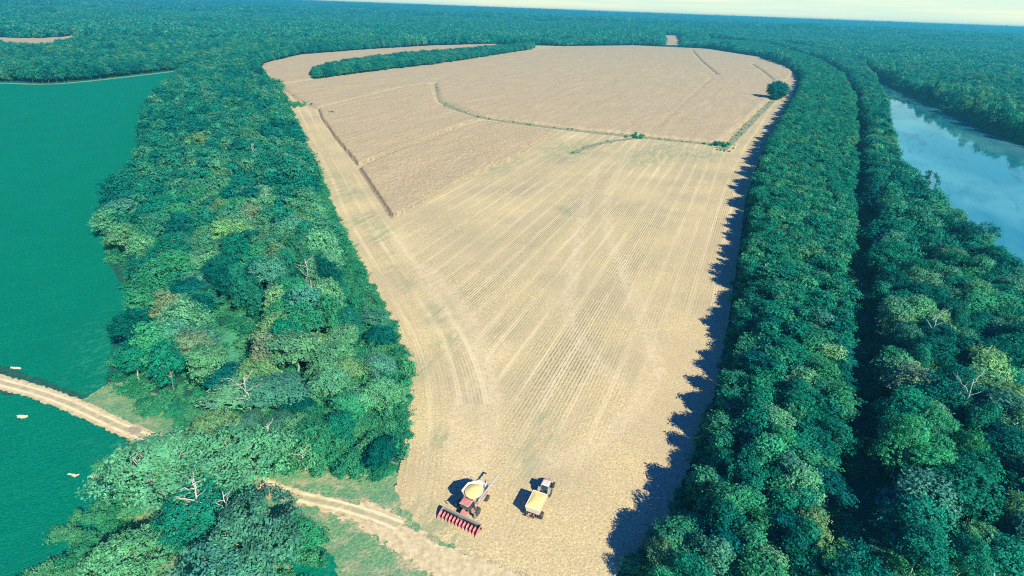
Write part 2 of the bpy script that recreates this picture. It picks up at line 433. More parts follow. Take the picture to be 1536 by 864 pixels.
# ------------------------------------------------------------------ layout, in metres on the ground (read off the photo with G)
def GZ(pts, n=2, z=0.0, closed=True): return smooth(GP(pts, z), n, closed)
EDGE_L = GP([(575, 800), (592, 735), (603, 690), (607, 640), (609, 590), (600, 530), (565, 450), (540, 400), (503, 330), (487, 290), (468, 240), (452, 200), (438, 165), (425, 140)])
EDGE_R = GP([(880, 930), (925, 864), (985, 810), (1030, 710), (1070, 600), (1090, 500), (1105, 400), (1118, 300), (1140, 235), (1166, 185), (1190, 140), (1196, 122)])
FIELD = EDGE_L + GP([(392, 120), (388, 106), (400, 95), (450, 83), (550, 75), (650, 69), (745, 66.5), (850, 69.5), (950, 68), (1060, 73), (1140, 86), (1180, 101), (1192, 112)]) + EDGE_R[::-1] + GP([(720, 930), (640, 860)])
DITCH = GP([(656, 125), (658, 140), (663, 155), (690, 167), (720, 177), (790, 187), (870, 197), (950, 205), (1020, 212), (1090, 219)])
SOY = GP([(-700, 170), (-200, 142), (0, 123), (70, 126), (130, 121), (200, 113), (285, 103)]) + GP([(262, 128), (232, 160), (212, 190), (214, 232), (204, 272), (166, 308), (156, 350), (166, 400), (184, 428), (208, 442), (190, 475), (166, 530), (160, 575), (135, 598), (100, 583), (60, 568), (0, 548), (-300, 470)])
SOY2 = GP([(-300, 500), (0, 590), (30, 594), (60, 602), (100, 617), (150, 640), (185, 658), (215, 690), (200, 760), (110, 864), (60, 930), (-500, 930)])
RIVER_W = GP([(1285, 96), (1296, 106), (1310, 130), (1322, 165), (1330, 200), (1335, 250), (1370, 300), (1440, 370), (1520, 440), (1620, 560), (1900, 700), (1900, 330), (1700, 262), (1600, 236), (1536, 216), (1500, 203), (1450, 180), (1400, 157), (1340, 131), (1308, 113), (1292, 98)])
WOOD_L = GP([(268, 118), (240, 148), (214, 178), (214, 222), (204, 268), (164, 306), (156, 348), (168, 400), (208, 444), (192, 482), (172, 535), (172, 578), (192, 596), (236, 612), (300, 640), (380, 684), (470, 728), (540, 725), (590, 715), (600, 660), (603, 600), (592, 530), (558, 450), (533, 400), (497, 330), (481, 290), (462, 240), (446, 200), (430, 165), (416, 140), (383, 122), (380, 105), (330, 95), (285, 100)])
STRIP_R = GP([(905, 930), (950, 864), (1003, 812), (1047, 710), (1084, 600), (1102, 500), (1116, 400), (1128, 300), (1150, 235), (1175, 185), (1198, 142), (1203, 122), (1196, 108), (1186, 99), (1142, 83), (1060, 70), (1062, 62), (1145, 68), (1225, 95), (1262, 120), (1278, 155), (1278, 200), (1275, 270), (1272, 330), (1270, 400), (1266, 500), (1262, 600), (1250, 720), (1235, 800), (1200, 930)])
STRIP_R2 = GP([(1330, 930), (1330, 864), (1326, 720), (1318, 600), (1310, 500), (1306, 400), (1304, 330), (1298, 270), (1296, 200), (1290, 155), (1270, 118), (1235, 92), (1150, 64), (1250, 84), (1284, 96), (1296, 106), (1310, 130), (1322, 165), (1330, 200), (1335, 250), (1370, 300), (1440, 370), (1520, 440), (1620, 560), (1900, 700), (1900, 930)])
ISLAND = GP([(472, 119.5), (468, 113), (480, 107), (520, 99), (600, 88), (700, 79), (760, 72.5), (800, 70.5), (800, 74), (740, 83.5), (650, 97), (560, 107.5)])
LANE_A = GP([(541, 250), (600, 226), (660, 204), (724, 181)])
FIELD_C4 = GP([(390, 106), (400, 95), (450, 83), (550, 75), (650, 69), (745, 66.5), (755, 70), (700, 78), (600, 87), (520, 98), (478, 106), (465, 113), (468, 120), (425, 127), (393, 118)])
CORN_NEAR = GP([(590, 328), (541, 254), (600, 228), (660, 205.8), (724, 183), (790, 191), (832, 199), (770, 238), (700, 268), (640, 301)])
CORN_MID = GP([(539, 249), (505, 208), (484, 178), (479, 164.8), (500, 159.2), (600, 134), (641, 127), (648, 150), (660, 160), (716, 179), (655, 203), (600, 224)])
CORN_BACK = GP([(424, 129), (445, 147), (478, 163.6), (500, 158.1), (600, 133), (655, 125.2), (662, 152), (722, 174), (790, 184), (870, 194), (950, 202), (1020, 209), (1078, 215), (1120, 180), (1150, 152), (1180, 121), (1188, 110), (1180, 101), (1140, 86.5), (1060, 74), (950, 68.8), (850, 70), (740, 85), (650, 98.5), (560, 109), (472, 121)])

tag(sheet('stubble_field', FIELD, 1.8, .10, M['stubble'], 3.0, attrs=dict(
    d_left=lambda x, y: line_dist(smooth(EDGE_L, 2), x, y),
    d_right=lambda x, y: line_dist(smooth(EDGE_R, 2), x, y),
    w_left=lambda x, y: np.clip((np.where(y > 118, 23.0, 10.5) + (fbm(x / 9, y / 9, 4) - .5) * 6 - line_dist(EDGE_L, x, y)) / 2.5, 0, 1) * np.clip((y - 84 + 10 * fbm(x / 5, y / 5, 9)) / 10, 0, 1),
    w_right=lambda x, y: np.clip((21 + (fbm(x / 12, y / 12, 5) - .5) * 8 - line_dist(EDGE_R, x, y)) / 3, 0, 1) * np.clip((y - 150) / 40, 0, 1),
    w_main=lambda x, y: np.clip((line_dist(EDGE_L, x, y) - 22 - (fbm(x / 7, y / 7, 6) - .5) * 10) / 4, 0, 1) * np.clip((line_dist(EDGE_R, x, y) - 17) / 4, 0, 1) * np.clip((y - 88) / 45, .22, 1),
    weed=lambda x, y: np.clip(sum(np.clip(1.3 - np.hypot((x - c[0]) * .8, (y - c[1]) * .45) / r, 0, 1) for c, r in
        [(G(735, 250), 11), (G(760, 240), 10), (G(835, 228), 14), (G(870, 222), 14), (G(960, 240), 14), (G(985, 228), 10), (G(1020, 232), 14), (G(1000, 215), 12), (G(1060, 232), 12), (G(520, 290), 10), (G(545, 330), 8), (G(570, 350), 6), (G(660, 470), 4.5), (G(672, 520), 4), (G(925, 150), 20), (G(846, 316), 3.2), (G(790, 690), 3), (G(660, 655), 2.2), (G(495, 270), 8), (G(632, 555), 3), (G(820, 640), 3), (G(572, 362), 3), (G(580, 385), 3), (G(592, 405), 3), (G(604, 430), 3), (G(615, 800), 4), (G(650, 812), 4), (G(672, 818), 3)]), 0, 1),
    track=lambda x, y: np.clip(sum(np.clip(1 - np.abs(line_dist(smooth(GP(l), 3), x, y) - 1.2) / 1.7, 0, 1) for l in
        [[(955, 210), (920, 270), (905, 320), (925, 390), (950, 440), (975, 510), (990, 560)], [(895, 250), (870, 330), (865, 400), (845, 470), (880, 530), (930, 575)], [(640, 400), (700, 460), (730, 540), (740, 640), (700, 730)], [(990, 560), (940, 630), (860, 690), (780, 700)], [(760, 520), (690, 590), (680, 700)], [(590, 350), (690, 500), (740, 600)]]), 0, 1))),
    label='pale gold harvested corn stubble field with row lines between the two woods')

def corn_h(cell):
    def f(X, Y, sd):
        t = np.clip((sd + (fbm(X / 1.7, Y / 1.7, 12) - .5) * 1.3) / (cell * .35) + .5, 0, 1)
        j = _hash(np.floor(X * 3.3), np.floor(Y * 3.3), 3)
        return t * (1.45 + .5 * (j - .5) + .5 * (fbm(X / 14, Y / 14, 8) - .5))
    return f
LN = [GP([(1038, 76), (1052, 92), (1076, 113)]), GP([(1128, 97), (1142, 106), (1160, 121), (1188, 122)]), GP([(850, 92), (920, 95), (1000, 98)])]
for nm, poly, cell, gaps, lab in (
    ('standing_corn', CORN_NEAR, .9, [], 'near wedge of ripe standing corn cut off by stubble on two sides'),
    ('standing_corn', CORN_MID, 1.1, [], 'middle block of ripe standing corn behind the mown lane'),
    ('standing_corn', CORN_BACK, 2.6, [(LN[0], 6), (LN[1], 6), (LN[2], 4), (GP([(988, 190), (1022, 160), (1068, 118)]), 1.2)], 'wide far field of ripe standing corn reaching back to the forest'),
    ('standing_corn', FIELD_C4, 3.2, [(GP([(425, 128), (470, 121)]), 6)], 'corn field curving behind the narrow strip of trees')):
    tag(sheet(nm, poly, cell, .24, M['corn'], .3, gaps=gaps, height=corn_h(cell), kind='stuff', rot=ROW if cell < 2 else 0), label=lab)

def offset_poly(line, w0, w1=None):
    L = np.array(line); n = len(L); T = np.gradient(L, axis=0); T /= np.linalg.norm(T, axis=1)[:, None] + 1e-9
    N = np.stack([-T[:, 1], T[:, 0]], 1)
    w = np.linspace(w0, w0 if w1 is None else w1, n)[:, None] / 2
    return [tuple(p) for p in np.concatenate([L + N * w, (L - N * w)[::-1]])]
def ribbon(name, line, w0, z, mat, w1=None, cell=.6, lab=None, n=2, kind='structure'):
    line = smooth(line, n)
    hw = (w0 + (w1 or w0)) / 4
    return tag(sheet(name, offset_poly(line, w0, w1), cell, z, mat, 1.0, attrs=dict(mid=lambda x, y: line_dist(line, x, y) / hw, dry=lambda x, y: x * 0 + .35), kind=kind), label=lab)

tag(sheet('soybean_crop', SOY, 3.0, .12, M['soy'], 3.0, attrs=dict(weed=lambda x, y: np.clip(1 - poly_sd(GP([(205, 440), (170, 470), (130, 500), (118, 590), (150, 600), (210, 560), (225, 500)]), x, y) / -6, 0, 1) * .9), kind='stuff'),
    label='flat teal green soybean crop beyond the dirt track')
tag(sheet('soybean_crop', SOY2, 1.6, .12, M['soy'], 3.0, attrs=dict(weed=lambda x, y: np.clip(1 - poly_sd(SOY2, x, y) / 9, 0, 1) * (y < 100)), kind='stuff'),
    label='teal green soybean crop on the near side of the dirt track')
VERGE = GP([(125, 600), (180, 565), (230, 590), (330, 640), (430, 680), (520, 700), (598, 690), (592, 735), (604, 762), (640, 800), (710, 836), (800, 880), (850, 960), (300, 960), (60, 960), (100, 864), (190, 760), (210, 700), (190, 655), (150, 630)])
tag(sheet('grass_verge', VERGE, .9, .16, M['verge'], 3.0, attrs=dict(
    dry=lambda x, y: np.clip(.35 + np.clip(1 - line_dist(GP([(330, 700), (460, 750), (560, 775), (620, 820), (700, 850)]), x, y) / 7, 0, 1) + .5 * np.clip(1 - line_dist(GP([(200, 640), (300, 660)]), x, y) / 4, 0, 1), 0, 1))),
    label='rough green and straw coloured grass beside the dirt track')
tag(sheet('weed_patch', GZ([(440, 864), (430, 835), (455, 815), (490, 822), (508, 850), (500, 890), (450, 900)]), .8, .22, M['soy'], 2.0, attrs=dict(weed=lambda x, y: x * 0 + .5), kind='stuff'),
    label='small bright green patch of crop in the rough grass')
tag(sheet('bare_ground', GZ([(440, 744), (480, 748), (520, 756), (555, 756), (585, 766), (612, 786), (650, 812), (700, 830), (760, 850), (830, 890), (850, 940), (780, 940), (700, 890), (650, 862), (600, 838), (560, 800), (500, 772), (455, 760)]), .7, .20, M['dirt_ragged'], 4.0, attrs=dict(mid=lambda x, y: x * 0 + .70)),
    label='bare tan earth where the track opens into the stubble')
ribbon('dirt_track', GP([(-320, 480), (-60, 558), (0, 574), (60, 590), (110, 608), (160, 632), (205, 652), (260, 672), (320, 693), (375, 718), (430, 742), (475, 752), (520, 762), (565, 776), (600, 790)]), 5.2, .24, M['dirt'], w1=2.6, lab='sandy dirt track with two ruts running past the big trees')
for k, (pts, lb) in enumerate([([(16, 552), (26, 551), (34, 554), (22, 555.5)], 'pale bare soil spot in the soybeans just above the track'), ([(25, 624.5), (34, 623), (44, 626), (34, 628.5)], 'pale bare soil spot in the soybeans below the track'),
                             ([(98, 712), (108, 711), (119, 714), (111, 719)], 'left of two pale soil spots near the spreading pale tree'), ([(132, 714), (145, 712), (160, 710), (158, 717), (138, 720)], 'right of two pale soil spots near the spreading pale tree')]):
    tag(sheet('bare_soil_spot', GZ(pts), .3, .26, M['dirt'], 1.6, attrs=dict(mid=lambda x, y: x * 0 + .5)), label=lb)
s = NT('damp_gravel'); _a = s.noise(2, 4); M['damp'] = s.done(s.bsdf(s.ramp(_a, [(.3, (.27, .25, .19)), (.7, (.42, .38, .28))]), .7), edge=True, amp=1.0, scale=1.0)
tag(sheet('gravel_patch', GZ([(190, 646), (197, 641), (207, 641), (214, 647), (206, 652), (195, 652)]), .3, .29, M['damp'], .8), label='grey gravel patch filling a hole in the dirt track')

ribbon('grass_ditch', DITCH, 6.5, .14, M['ditch'], lab='long green drainage ditch between the cut and the standing corn', cell=1.2, w1=8)
ribbon('grass_ditch', GP([(857, 232), (880, 220), (915, 212), (960, 207)]), 5, .18, M['ditch'], lab='curved green drainage ditch swinging out into the stubble', cell=1.2)
ribbon('grass_strip', GP([(1084, 226), (1110, 200), (1133, 176), (1158, 150)]), 4.5, .15, M['ditch'], w1=9, lab='green grass strip along the corn up to the lone round tree', cell=1.5)
ribbon('grass_ditch', LN[0], 6, .2, M['ditch'], lab='narrow dark ditch running back through the far corn near the skyline', cell=2)
ribbon('grass_ditch', LN[1], 6, .2, M['ditch'], lab='narrow ditch from the far corn to the lone round tree', cell=2)
ribbon('grass_ditch', LN[2], 4, .2, M['ditch'], lab='faint weedy line lying across the far corn field', cell=2)
ribbon('grass_verge', GP([(-60, 126), (0, 124.5), (70, 127.5), (130, 122.5), (200, 114.5), (284, 104.5)]), 7, .2, M['verge'], lab='pale grass margin along the far edge of the soybean field', cell=2)
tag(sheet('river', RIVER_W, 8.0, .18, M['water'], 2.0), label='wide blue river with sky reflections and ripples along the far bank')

# ------------------------------------------------------------------ terrain
def hill(x, y):
    d = np.hypot(x - 100, y - 500)
    t = np.clip((d - 1300) / 2600, 0, 1)
    r = np.clip((x - 300) / 900, 0, 1) * np.clip((y - 200) / 900, 0, 1)
    u = np.clip((d - 1150) / 700, 0, 1)
    m = np.clip((-poly_sd(FIELD, x, y) - 40) / 350, 0, 1)
    return m * t * t * (3 - 2 * t) * (46 * fbm(x / 1900, y / 1900, 21, 3) - 8) + m * u * 34 * np.clip(fbm(x / 420, y / 420, 33, 3) - .46, 0, 1)
k = np.linspace(-1, 1, 260)
ax = np.sinh(k * 5.2) / np.sinh(5.2) * 46000
gx, gy = np.meshgrid(ax, ax + 300)
gz = hill(gx, gy)
n_ = len(k); jj, ii = np.meshgrid(np.arange(n_ - 1), np.arange(n_ - 1), indexing='ij'); a_ = (jj * n_ + ii).ravel()
me = mesh_from('ground', np.stack([gx.ravel(), gy.ravel(), gz.ravel()], 1), np.stack([a_, a_ + 1, a_ + n_ + 1, a_ + n_], 1), [M['ground']], smooth_sh=True)
tag(link('ground', me), label='dark forest floor and land under the woods out to the horizon', kind='structure')

# small clearing fields far away
def tan_field(pts, lab):
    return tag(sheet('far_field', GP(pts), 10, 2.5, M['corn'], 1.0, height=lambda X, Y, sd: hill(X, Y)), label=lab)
tan_field([(996, 58), (1017, 58.5), (1020, 69), (999, 69)], 'small tan field in the forest beyond the far corn')
tan_field([(-60, 57), (30, 58), (60, 60), (100, 58), (128, 55), (110, 66), (60, 74), (-60, 74)], 'tan clearing in the forest beyond the soybean field')

# ------------------------------------------------------------------ tree meshes
def tubes(segs, sides=5):
    """segs: (p0, p1, r0, r1)"""
    V = []; Fc = []
    for p0, p1, r0, r1 in segs:
        p0 = Vector(p0); p1 = Vector(p1); d = (p1 - p0).normalized()
        a = d.orthogonal().normalized(); b = d.cross(a)
        o = len(V)
        for p, r in ((p0, r0), (p1, r1)):
            for q in range(sides):
                t = 2 * math.pi * q / sides
                V.append(tuple(p + (a * math.cos(t) + b * math.sin(t)) * r))
        for q in range(sides):
            Fc.append((o + q, o + (q + 1) % sides, o + sides + (q + 1) % sides, o + sides + q))
    return np.array(V), np.array(Fc)
def branch(p0, p1, r0, r1, rnd, n=4, wob=.12):
    """a wobbly tapering limb as a list of segments"""
    p0 = Vector(p0); p1 = Vector(p1); L = (p1 - p0).length; out = []; prev = p0
    for i in range(1, n + 1):
        t = i / n
        p = p0.lerp(p1, t) + Vector((rnd.uniform(-1, 1), rnd.uniform(-1, 1), rnd.uniform(-.6, .6))) * L * wob * (1 if i < n else 0)
        out.append((prev, p, r0 + (r1 - r0) * (i - 1) / n, r0 + (r1 - r0) * t)); prev = p
    return out

def crown_data(seed, R, H, base, nl, nleaf, leaf, sparse=0.0, flat=.8, asp=.6, full=False):
    """H: total height, base: height where the crown starts. Returns lobes, verts, faces, tint"""
    g = np.random.default_rng(seed)
    hc = H - base
    lobes = []
    for i in range(nl):
        ph = g.uniform(0, 2 * math.pi) if nl < 4 else (i * 2.399963 + g.uniform(-.35, .35))
        u = (i + .5) / nl
        zz = 1 - u * (1.9 if full else 1.05)               # from the top down to just under the middle
        rr = math.sqrt(max(0, 1 - abs(zz if full else max(zz, 0)) ** 1.7))
        k_ = g.uniform(.45, .95)
        lr = R * g.uniform(.30, .50) * (1 if nl > 9 else 1.25)
        lobes.append((math.cos(ph) * rr * R * k_, math.sin(ph) * rr * R * k_, base + hc * ((.48 + .40 * zz) if full else (.26 + .62 * zz * g.uniform(.62, 1.08))), lr * (.75 if full else 1)))
    L = np.array(lobes)
    tint_l = g.uniform(.25, .75, nl)
    w = L[:, 3] ** 2; w /= w.sum()
    ns = max(12, nleaf // 13)                              # leaves grow in sprays on twigs, a dozen or so to each
    k_ = g.choice(nl, ns, p=w)
    d = g.normal(size=(ns, 3)); d[:, 2] = d[:, 2] * .8 + .35; d /= np.linalg.norm(d, axis=1)[:, None]
    rad = L[k_, 3] * (g.uniform(.70, 1.10, ns) + .34 * (vnoise(d[:, 0] * 2.6 + k_ * 9.1, d[:, 1] * 2.6 + d[:, 2] * 3.1, seed) - .4))
    S = L[k_, :3] + d * rad[:, None] * np.array([1, 1, flat])
    stint = g.uniform(-.22, .22, ns)
    q_ = g.integers(0, ns, nleaf)
    along = g.uniform(-1.0, 1.0, nleaf)[:, None]
    P = S[q_] + d[q_] * along * leaf * 1.1 + g.normal(size=(nleaf, 3)) * leaf * .62 * np.array([1, 1, .7])
    d = d[q_]; k_ = k_[q_]; stint = stint[q_]
    keep = np.ones(nleaf, bool)
    for q in range(nl):
        dd = (P - L[q, :3]) / np.array([1, 1, flat])
        keep &= ~((np.linalg.norm(dd, axis=1) < L[q, 3] * .60) & (k_ != q))
    keep &= P[:, 2] > base * .75
    if sparse: keep &= vnoise(P[:, 0] * .55 + 50, P[:, 1] * .55 + P[:, 2] * .5, seed + 3) > sparse
    P = P[keep]; d = d[keep]; k_ = k_[keep]; stint = stint[keep]; n = len(P)
    N = d + g.normal(size=(n, 3)) * .55 + np.array([0, 0, .35]); N /= np.linalg.norm(N, axis=1)[:, None]
    T = np.cross(N, g.normal(size=(n, 3))); T /= np.linalg.norm(T, axis=1)[:, None] + 1e-9
    B = np.cross(N, T)
    s1 = leaf * g.uniform(.6, 1.35, n)[:, None]; s2 = s1 * asp
    V = np.stack([P - T * s1 * .5, P + B * s2 * .5 + N * s2 * .12, P + T * s1 * .5 - N * s1 * .10, P - B * s2 * .5], 1).reshape(-1, 3)
    Fc = np.arange(n * 4).reshape(-1, 4)
    tint = np.clip(.12 + tint_l[k_] * .45 + stint + g.uniform(0, .3, n) + .35 * (vnoise(P[:, 0] * .8, P[:, 1] * .8 + P[:, 2], seed + 8) - .5), 0, 1)
    return lobes, V, Fc, np.repeat(tint, 4)
def trunk_data(seed, lobes, H, base, r0, reach=.9, nlimb=None, sides=5):
    rnd = random.Random(seed); segs = []
    top = Vector((rnd.uniform(-.3, .3), rnd.uniform(-.3, .3), base + (H - base) * .45))
    segs += branch((0, 0, -.3), top, r0, r0 * .45, rnd, 5, .03)
    ls = list(lobes); rnd.shuffle(ls)
    for l in ls[:nlimb or len(ls)]:
        t = rnd.uniform(.45, .95); p0 = Vector((0, 0, 0)).lerp(top, t)
        c = Vector(l[:3]); p1 = p0.lerp(c, reach)
        segs += branch(p0, p1, r0 * .38, r0 * .10, rnd, 3, .10)
        for q in range(2):
            e_ = p1 + Vector((rnd.uniform(-1, 1), rnd.uniform(-1, 1), rnd.uniform(0, 1))) * l[3] * .9
            segs += branch(p1, p1.lerp(e_, .7), r0 * .09, r0 * .02, rnd, 2, .08)
    return tubes(segs, sides)

class Proto: pass
def make_proto(name, seed, R, H, base, nl, nleaf, leaf, r0=None, leafmat=None, joined=False, limbs=None, sides=5, **kw):
    p = Proto(); p.R, p.H = R, H
    lobes, V, Fc, tint = crown_data(seed, R, H, base, nl, nleaf, leaf, **kw)
    tv, tf = trunk_data(seed + 1, lobes, H, base, r0 or R * .055, nlimb=limbs, sides=sides)
    if joined:
        V2 = np.concatenate([V, tv]); F2 = np.concatenate([Fc, tf + len(V)])
        me = mesh_from(name, V2, F2, [leafmat, M['bark_dark']], np.r_[np.zeros(len(Fc)), np.ones(len(tf))])
        add_attr(me, 'tint', np.r_[tint, np.full(len(tv), .5)]); p.mesh = me
    else:
        p.crown = mesh_from(name + '_crown', V, Fc, [leafmat or M['leaf_obj']]); add_attr(p.crown, 'tint', tint)
        p.trunk = mesh_from(name + '_trunk', tv, tf, [M['bark']])
    return p

NEAR = [make_proto('broadleaf', 100 + i, R, H, b, nl, 9000, .50) for i, (R, H, b, nl) in enumerate(
    [(5.0, 15, 4.5, 16), (5.4, 16, 4, 20), (4.5, 14, 4, 13), (5.8, 15, 3.5, 24), (4.8, 17, 6, 15), (5.2, 14, 3, 18), (4.4, 16, 5, 12)])]
NARROW = [make_proto('slender', 200 + i, R, H, b, nl, 5600, .42) for i, (R, H, b, nl) in enumerate(
    [(3.3, 14, 3.5, 11), (3.0, 13, 3, 9), (3.6, 14.5, 3, 13), (3.2, 15, 5, 10), (2.8, 13.5, 4, 8)])]
SPREAD = [make_proto('spreading', 300 + i, R, H, b, nl, 22000, .62, r0=.62, sparse=sp, asp=.5, flat=.7) for i, (R, H, b, nl, sp) in enumerate(
    [(9.0, 17, 5, 34, .30), (8.2, 16, 4.5, 28, .27), (7.6, 15, 3.5, 30, .22)])]
SPARSE = [make_proto('open', 400 + i, R, H, b, nl, 3600, .50, r0=.34, sparse=.46) for i, (R, H, b, nl) in enumerate([(4.8, 15, 5, 13), (4.2, 14, 5, 11)])]
BUSHY = [make_proto('bush', 500 + i, R, H, b, nl, 2600, .38, r0=.10) for i, (R, H, b, nl) in enumerate([(2.6, 4.2, .2, 9), (2.2, 3.4, .2, 8)])]
ROUND = make_proto('round', 560, 8.0, 16, .8, 46, 20000, .75, r0=.5, flat=.9, full=True)

def proto_collection(name, protos):
    c = bpy.data.collections.new(name)
    for i, p in enumerate(protos):
        o = bpy.data.objects.new('%s_%02d' % (name, i), p.mesh); c.objects.link(o)
    return c
MID_C = proto_collection('mid_trees', [make_proto('m', 600 + i, R, H, b, nl, 2600, .95, leafmat=M['leaf_rand'], joined=True, limbs=5, sides=4) for i, (R, H, b, nl) in enumerate(
    [(5.2, 15, 1.5, 18), (4.8, 16, 2, 16), (5.8, 15, 1.5, 20), (4.4, 14, 1.2, 14), (5.0, 17, 2.5, 18)])] +
    [make_proto('mf', 620 + i, R, H, b, nl, 9000, .50, leafmat=M['leaf_rand'], joined=True, limbs=6, sides=4) for i, (R, H, b, nl) in enumerate([(5.2, 15, 2.5, 18), (4.8, 16, 3, 16)])])
MIDN_C = proto_collection('mid_slender', [make_proto('n', 650 + i, R, H, b, nl, 2600, .72, leafmat=M['leaf_plant'], joined=True, limbs=4, sides=4) for i, (R, H, b, nl) in enumerate(
    [(3.4, 14, 3, 10), (3.1, 13.5, 3, 9), (3.7, 14.5, 3, 12), (3.0, 15, 4, 8)])])
THICK_C = proto_collection('thicket_bushes', [make_proto('t', 700 + i, R, H, .1, nl, 1500, .42, r0=.06, leafmat=M['leaf_thicket'], joined=True, limbs=3, sides=3) for i, (R, H, nl) in enumerate(
    [(2.2, 2.6, 9), (1.8, 3.2, 7), (2.6, 3.6, 11), (1.5, 1.8, 6)])])
FAR_C = proto_collection('far_trees', [make_proto('f', 800 + i, R, H, b, nl, 420, 2.3, leafmat=M['leaf_rand'], joined=True, limbs=0, sides=3, asp=.8) for i, (R, H, b, nl) in enumerate(
    [(5.6, 15, 2, 8), (5.0, 17, 3, 7), (6.2, 14, 2, 9), (5.2, 16, 3, 6)])])

def instancer(name, pts, coll, ncoll, label, group=None):
    """pts: rows of x, y, z, rotation, scale xy, scale z, index. One object: an uncountable mass of trees or bushes"""
    pts = np.asarray(pts, float)
    me = bpy.data.meshes.new(name); me.vertices.add(len(pts)); me.vertices.foreach_set('co', pts[:, :3].astype(np.float32).ravel())
    add_attr(me, 'irot', np.stack([pts[:, 3] * 0, pts[:, 3] * 0, pts[:, 3]], 1), typ='FLOAT_VECTOR')
    add_attr(me, 'iscl', np.stack([pts[:, 4], pts[:, 4], pts[:, 5]], 1), typ='FLOAT_VECTOR')
    add_attr(me, 'iidx', pts[:, 6], typ='INT')
    o = link(name, me)
    t = bpy.data.node_groups.new(name, 'GeometryNodeTree')
    t.interface.new_socket('Geometry', in_out='INPUT', socket_type='NodeSocketGeometry')
    t.interface.new_socket('Geometry', in_out='OUTPUT', socket_type='NodeSocketGeometry')
    gi = t.nodes.new('NodeGroupInput'); go = t.nodes.new('NodeGroupOutput')
    ip = t.nodes.new('GeometryNodeInstanceOnPoints'); ci = t.nodes.new('GeometryNodeCollectionInfo')
    ci.inputs['Collection'].default_value = coll; ci.inputs['Separate Children'].default_value = True; ci.inputs['Reset Children'].default_value = True
    ip.inputs['Pick Instance'].default_value = True
    def na(nm, typ):
        q = t.nodes.new('GeometryNodeInputNamedAttribute'); q.data_type = typ; q.inputs['Name'].default_value = nm
        return next(x for x in q.outputs if x.enabled and x.name == 'Attribute')
    t.links.new(gi.outputs[0], ip.inputs['Points']); t.links.new(ci.outputs[0], ip.inputs['Instance'])
    t.links.new(na('iidx', 'INT'), ip.inputs['Instance Index']); t.links.new(na('irot', 'FLOAT_VECTOR'), ip.inputs['Rotation'])
    t.links.new(na('iscl', 'FLOAT_VECTOR'), ip.inputs['Scale']); t.links.new(ip.outputs[0], go.inputs[0])
    o.modifiers.new('trees', 'NODES').node_group = t
    return tag(o, label=label, group=group, kind='stuff')

# ------------------------------------------------------------------ where the trees stand
def scatter(poly, sp, inset=0.0, seed=0, jit=.38):
    P = np.array(poly); x0, y0 = P.min(0); x1, y1 = P.max(0); g = np.random.default_rng(seed)
    xs = np.arange(x0, x1, sp); ys = np.arange(y0, y1, sp * .87)
    gx, gy = np.meshgrid(xs, ys); gx[1::2] += sp / 2
    gx = (gx + g.uniform(-jit, jit, gx.shape) * sp).ravel(); gy = (gy + g.uniform(-jit, jit, gy.shape) * sp).ravel()
    m = poly_sd(poly, gx, gy) > inset
    return gx[m], gy[m]

CLEAR = GP([(322, 500), (338, 486), (362, 492), (374, 520), (380, 560), (372, 585), (345, 580), (326, 545)])     # small grassy gap in the left wood
tag(sheet('grass_clearing', smooth(CLEAR, 2, True), .9, .3, M['meadow'], 3.0, attrs=dict(dry=lambda x, y: x * 0 - 1)), label='small bright grassy clearing inside the left wood')
THICKET = GP([(385, 715), (400, 690), (440, 640), (450, 585), (510, 560), (560, 545), (590, 500), (560, 450), (535, 400), (500, 330), (482, 290), (455, 250), (470, 320), (485, 400), (500, 470), (500, 540), (420, 590), (370, 650), (360, 690)])
trees = []      # x, y, R, H, kind, colour, zone
g = np.random.default_rng(5)
colnames = list(LEAFC)
def pick_col(p): return colnames[g.choice(len(colnames), p=np.array(p) / sum(p))]
# (deep, mid, bright, pale, yellow, brown, grey)
xs, ys = scatter(WOOD_L, 8.2, 2.5, 1)
thk = poly_sd(GP([(380, 690), (470, 728), (590, 715), (606, 640), (609, 560), (590, 505), (560, 450), (535, 400), (500, 330), (484, 290), (470, 290), (480, 360), (505, 440), (520, 520), (480, 580), (430, 620), (380, 650)]), xs, ys)
for x, y, tk in zip(xs, ys, thk):
    if poly_sd(CLEAR, np.array(x), np.array(y)) > -3.2: continue
    if tk > -1 and g.random() < (.40 if y < 165 else .78): continue
    big = vnoise(np.array(x / 28), np.array(y / 28), 3)
    R = g.uniform(3.6, 6.2) + 1.2 * float(big); H = 10.3 + R * .75 + g.uniform(-3.2, 3.4)
    if tk > -1: R *= .80; H *= .66 if y < 165 else .6
    if poly_sd(WOOD_L, np.array(x), np.array(y)) < 8: H *= .86
    if x < -45 and y < 118: H *= .78
    trees.append([x, y, R, H, 'broad', pick_col([9, 20, 20, 34, 9, 2, 12]), 'left'])
xs, ys = scatter(STRIP_R, 5.3, 1.2, 2)
for x, y in zip(xs, ys):
    R = g.uniform(2.6, 4.7); H = 9.8 + R * .7 + g.uniform(-.8, 2.2)
    if float(line_dist(STRIP_R[:8], np.array(x), np.array(y))) < 7: H *= .72 if y < 190 else .86; R *= .85
    trees.append([x, y, R, H, 'narrow', pick_col([14, 36, 28, 16, 3, 1, 5] if fbm(np.array(x / 20), np.array(y / 30), 77) > .5 else [22, 44, 22, 4, 2, 0, 4]), 'strip'])
xs, ys = scatter(STRIP_R2, 6.8, 1.0, 3)
for x, y in zip(xs, ys):
    R = g.uniform(3.0, 6.6); H = 9.8 + R * .8 + g.uniform(-2.2, 2.8)
    trees.append([x, y, R, H, 'broad', pick_col([22, 34, 20, 10, 6, 1, 8]), 'riverside'])
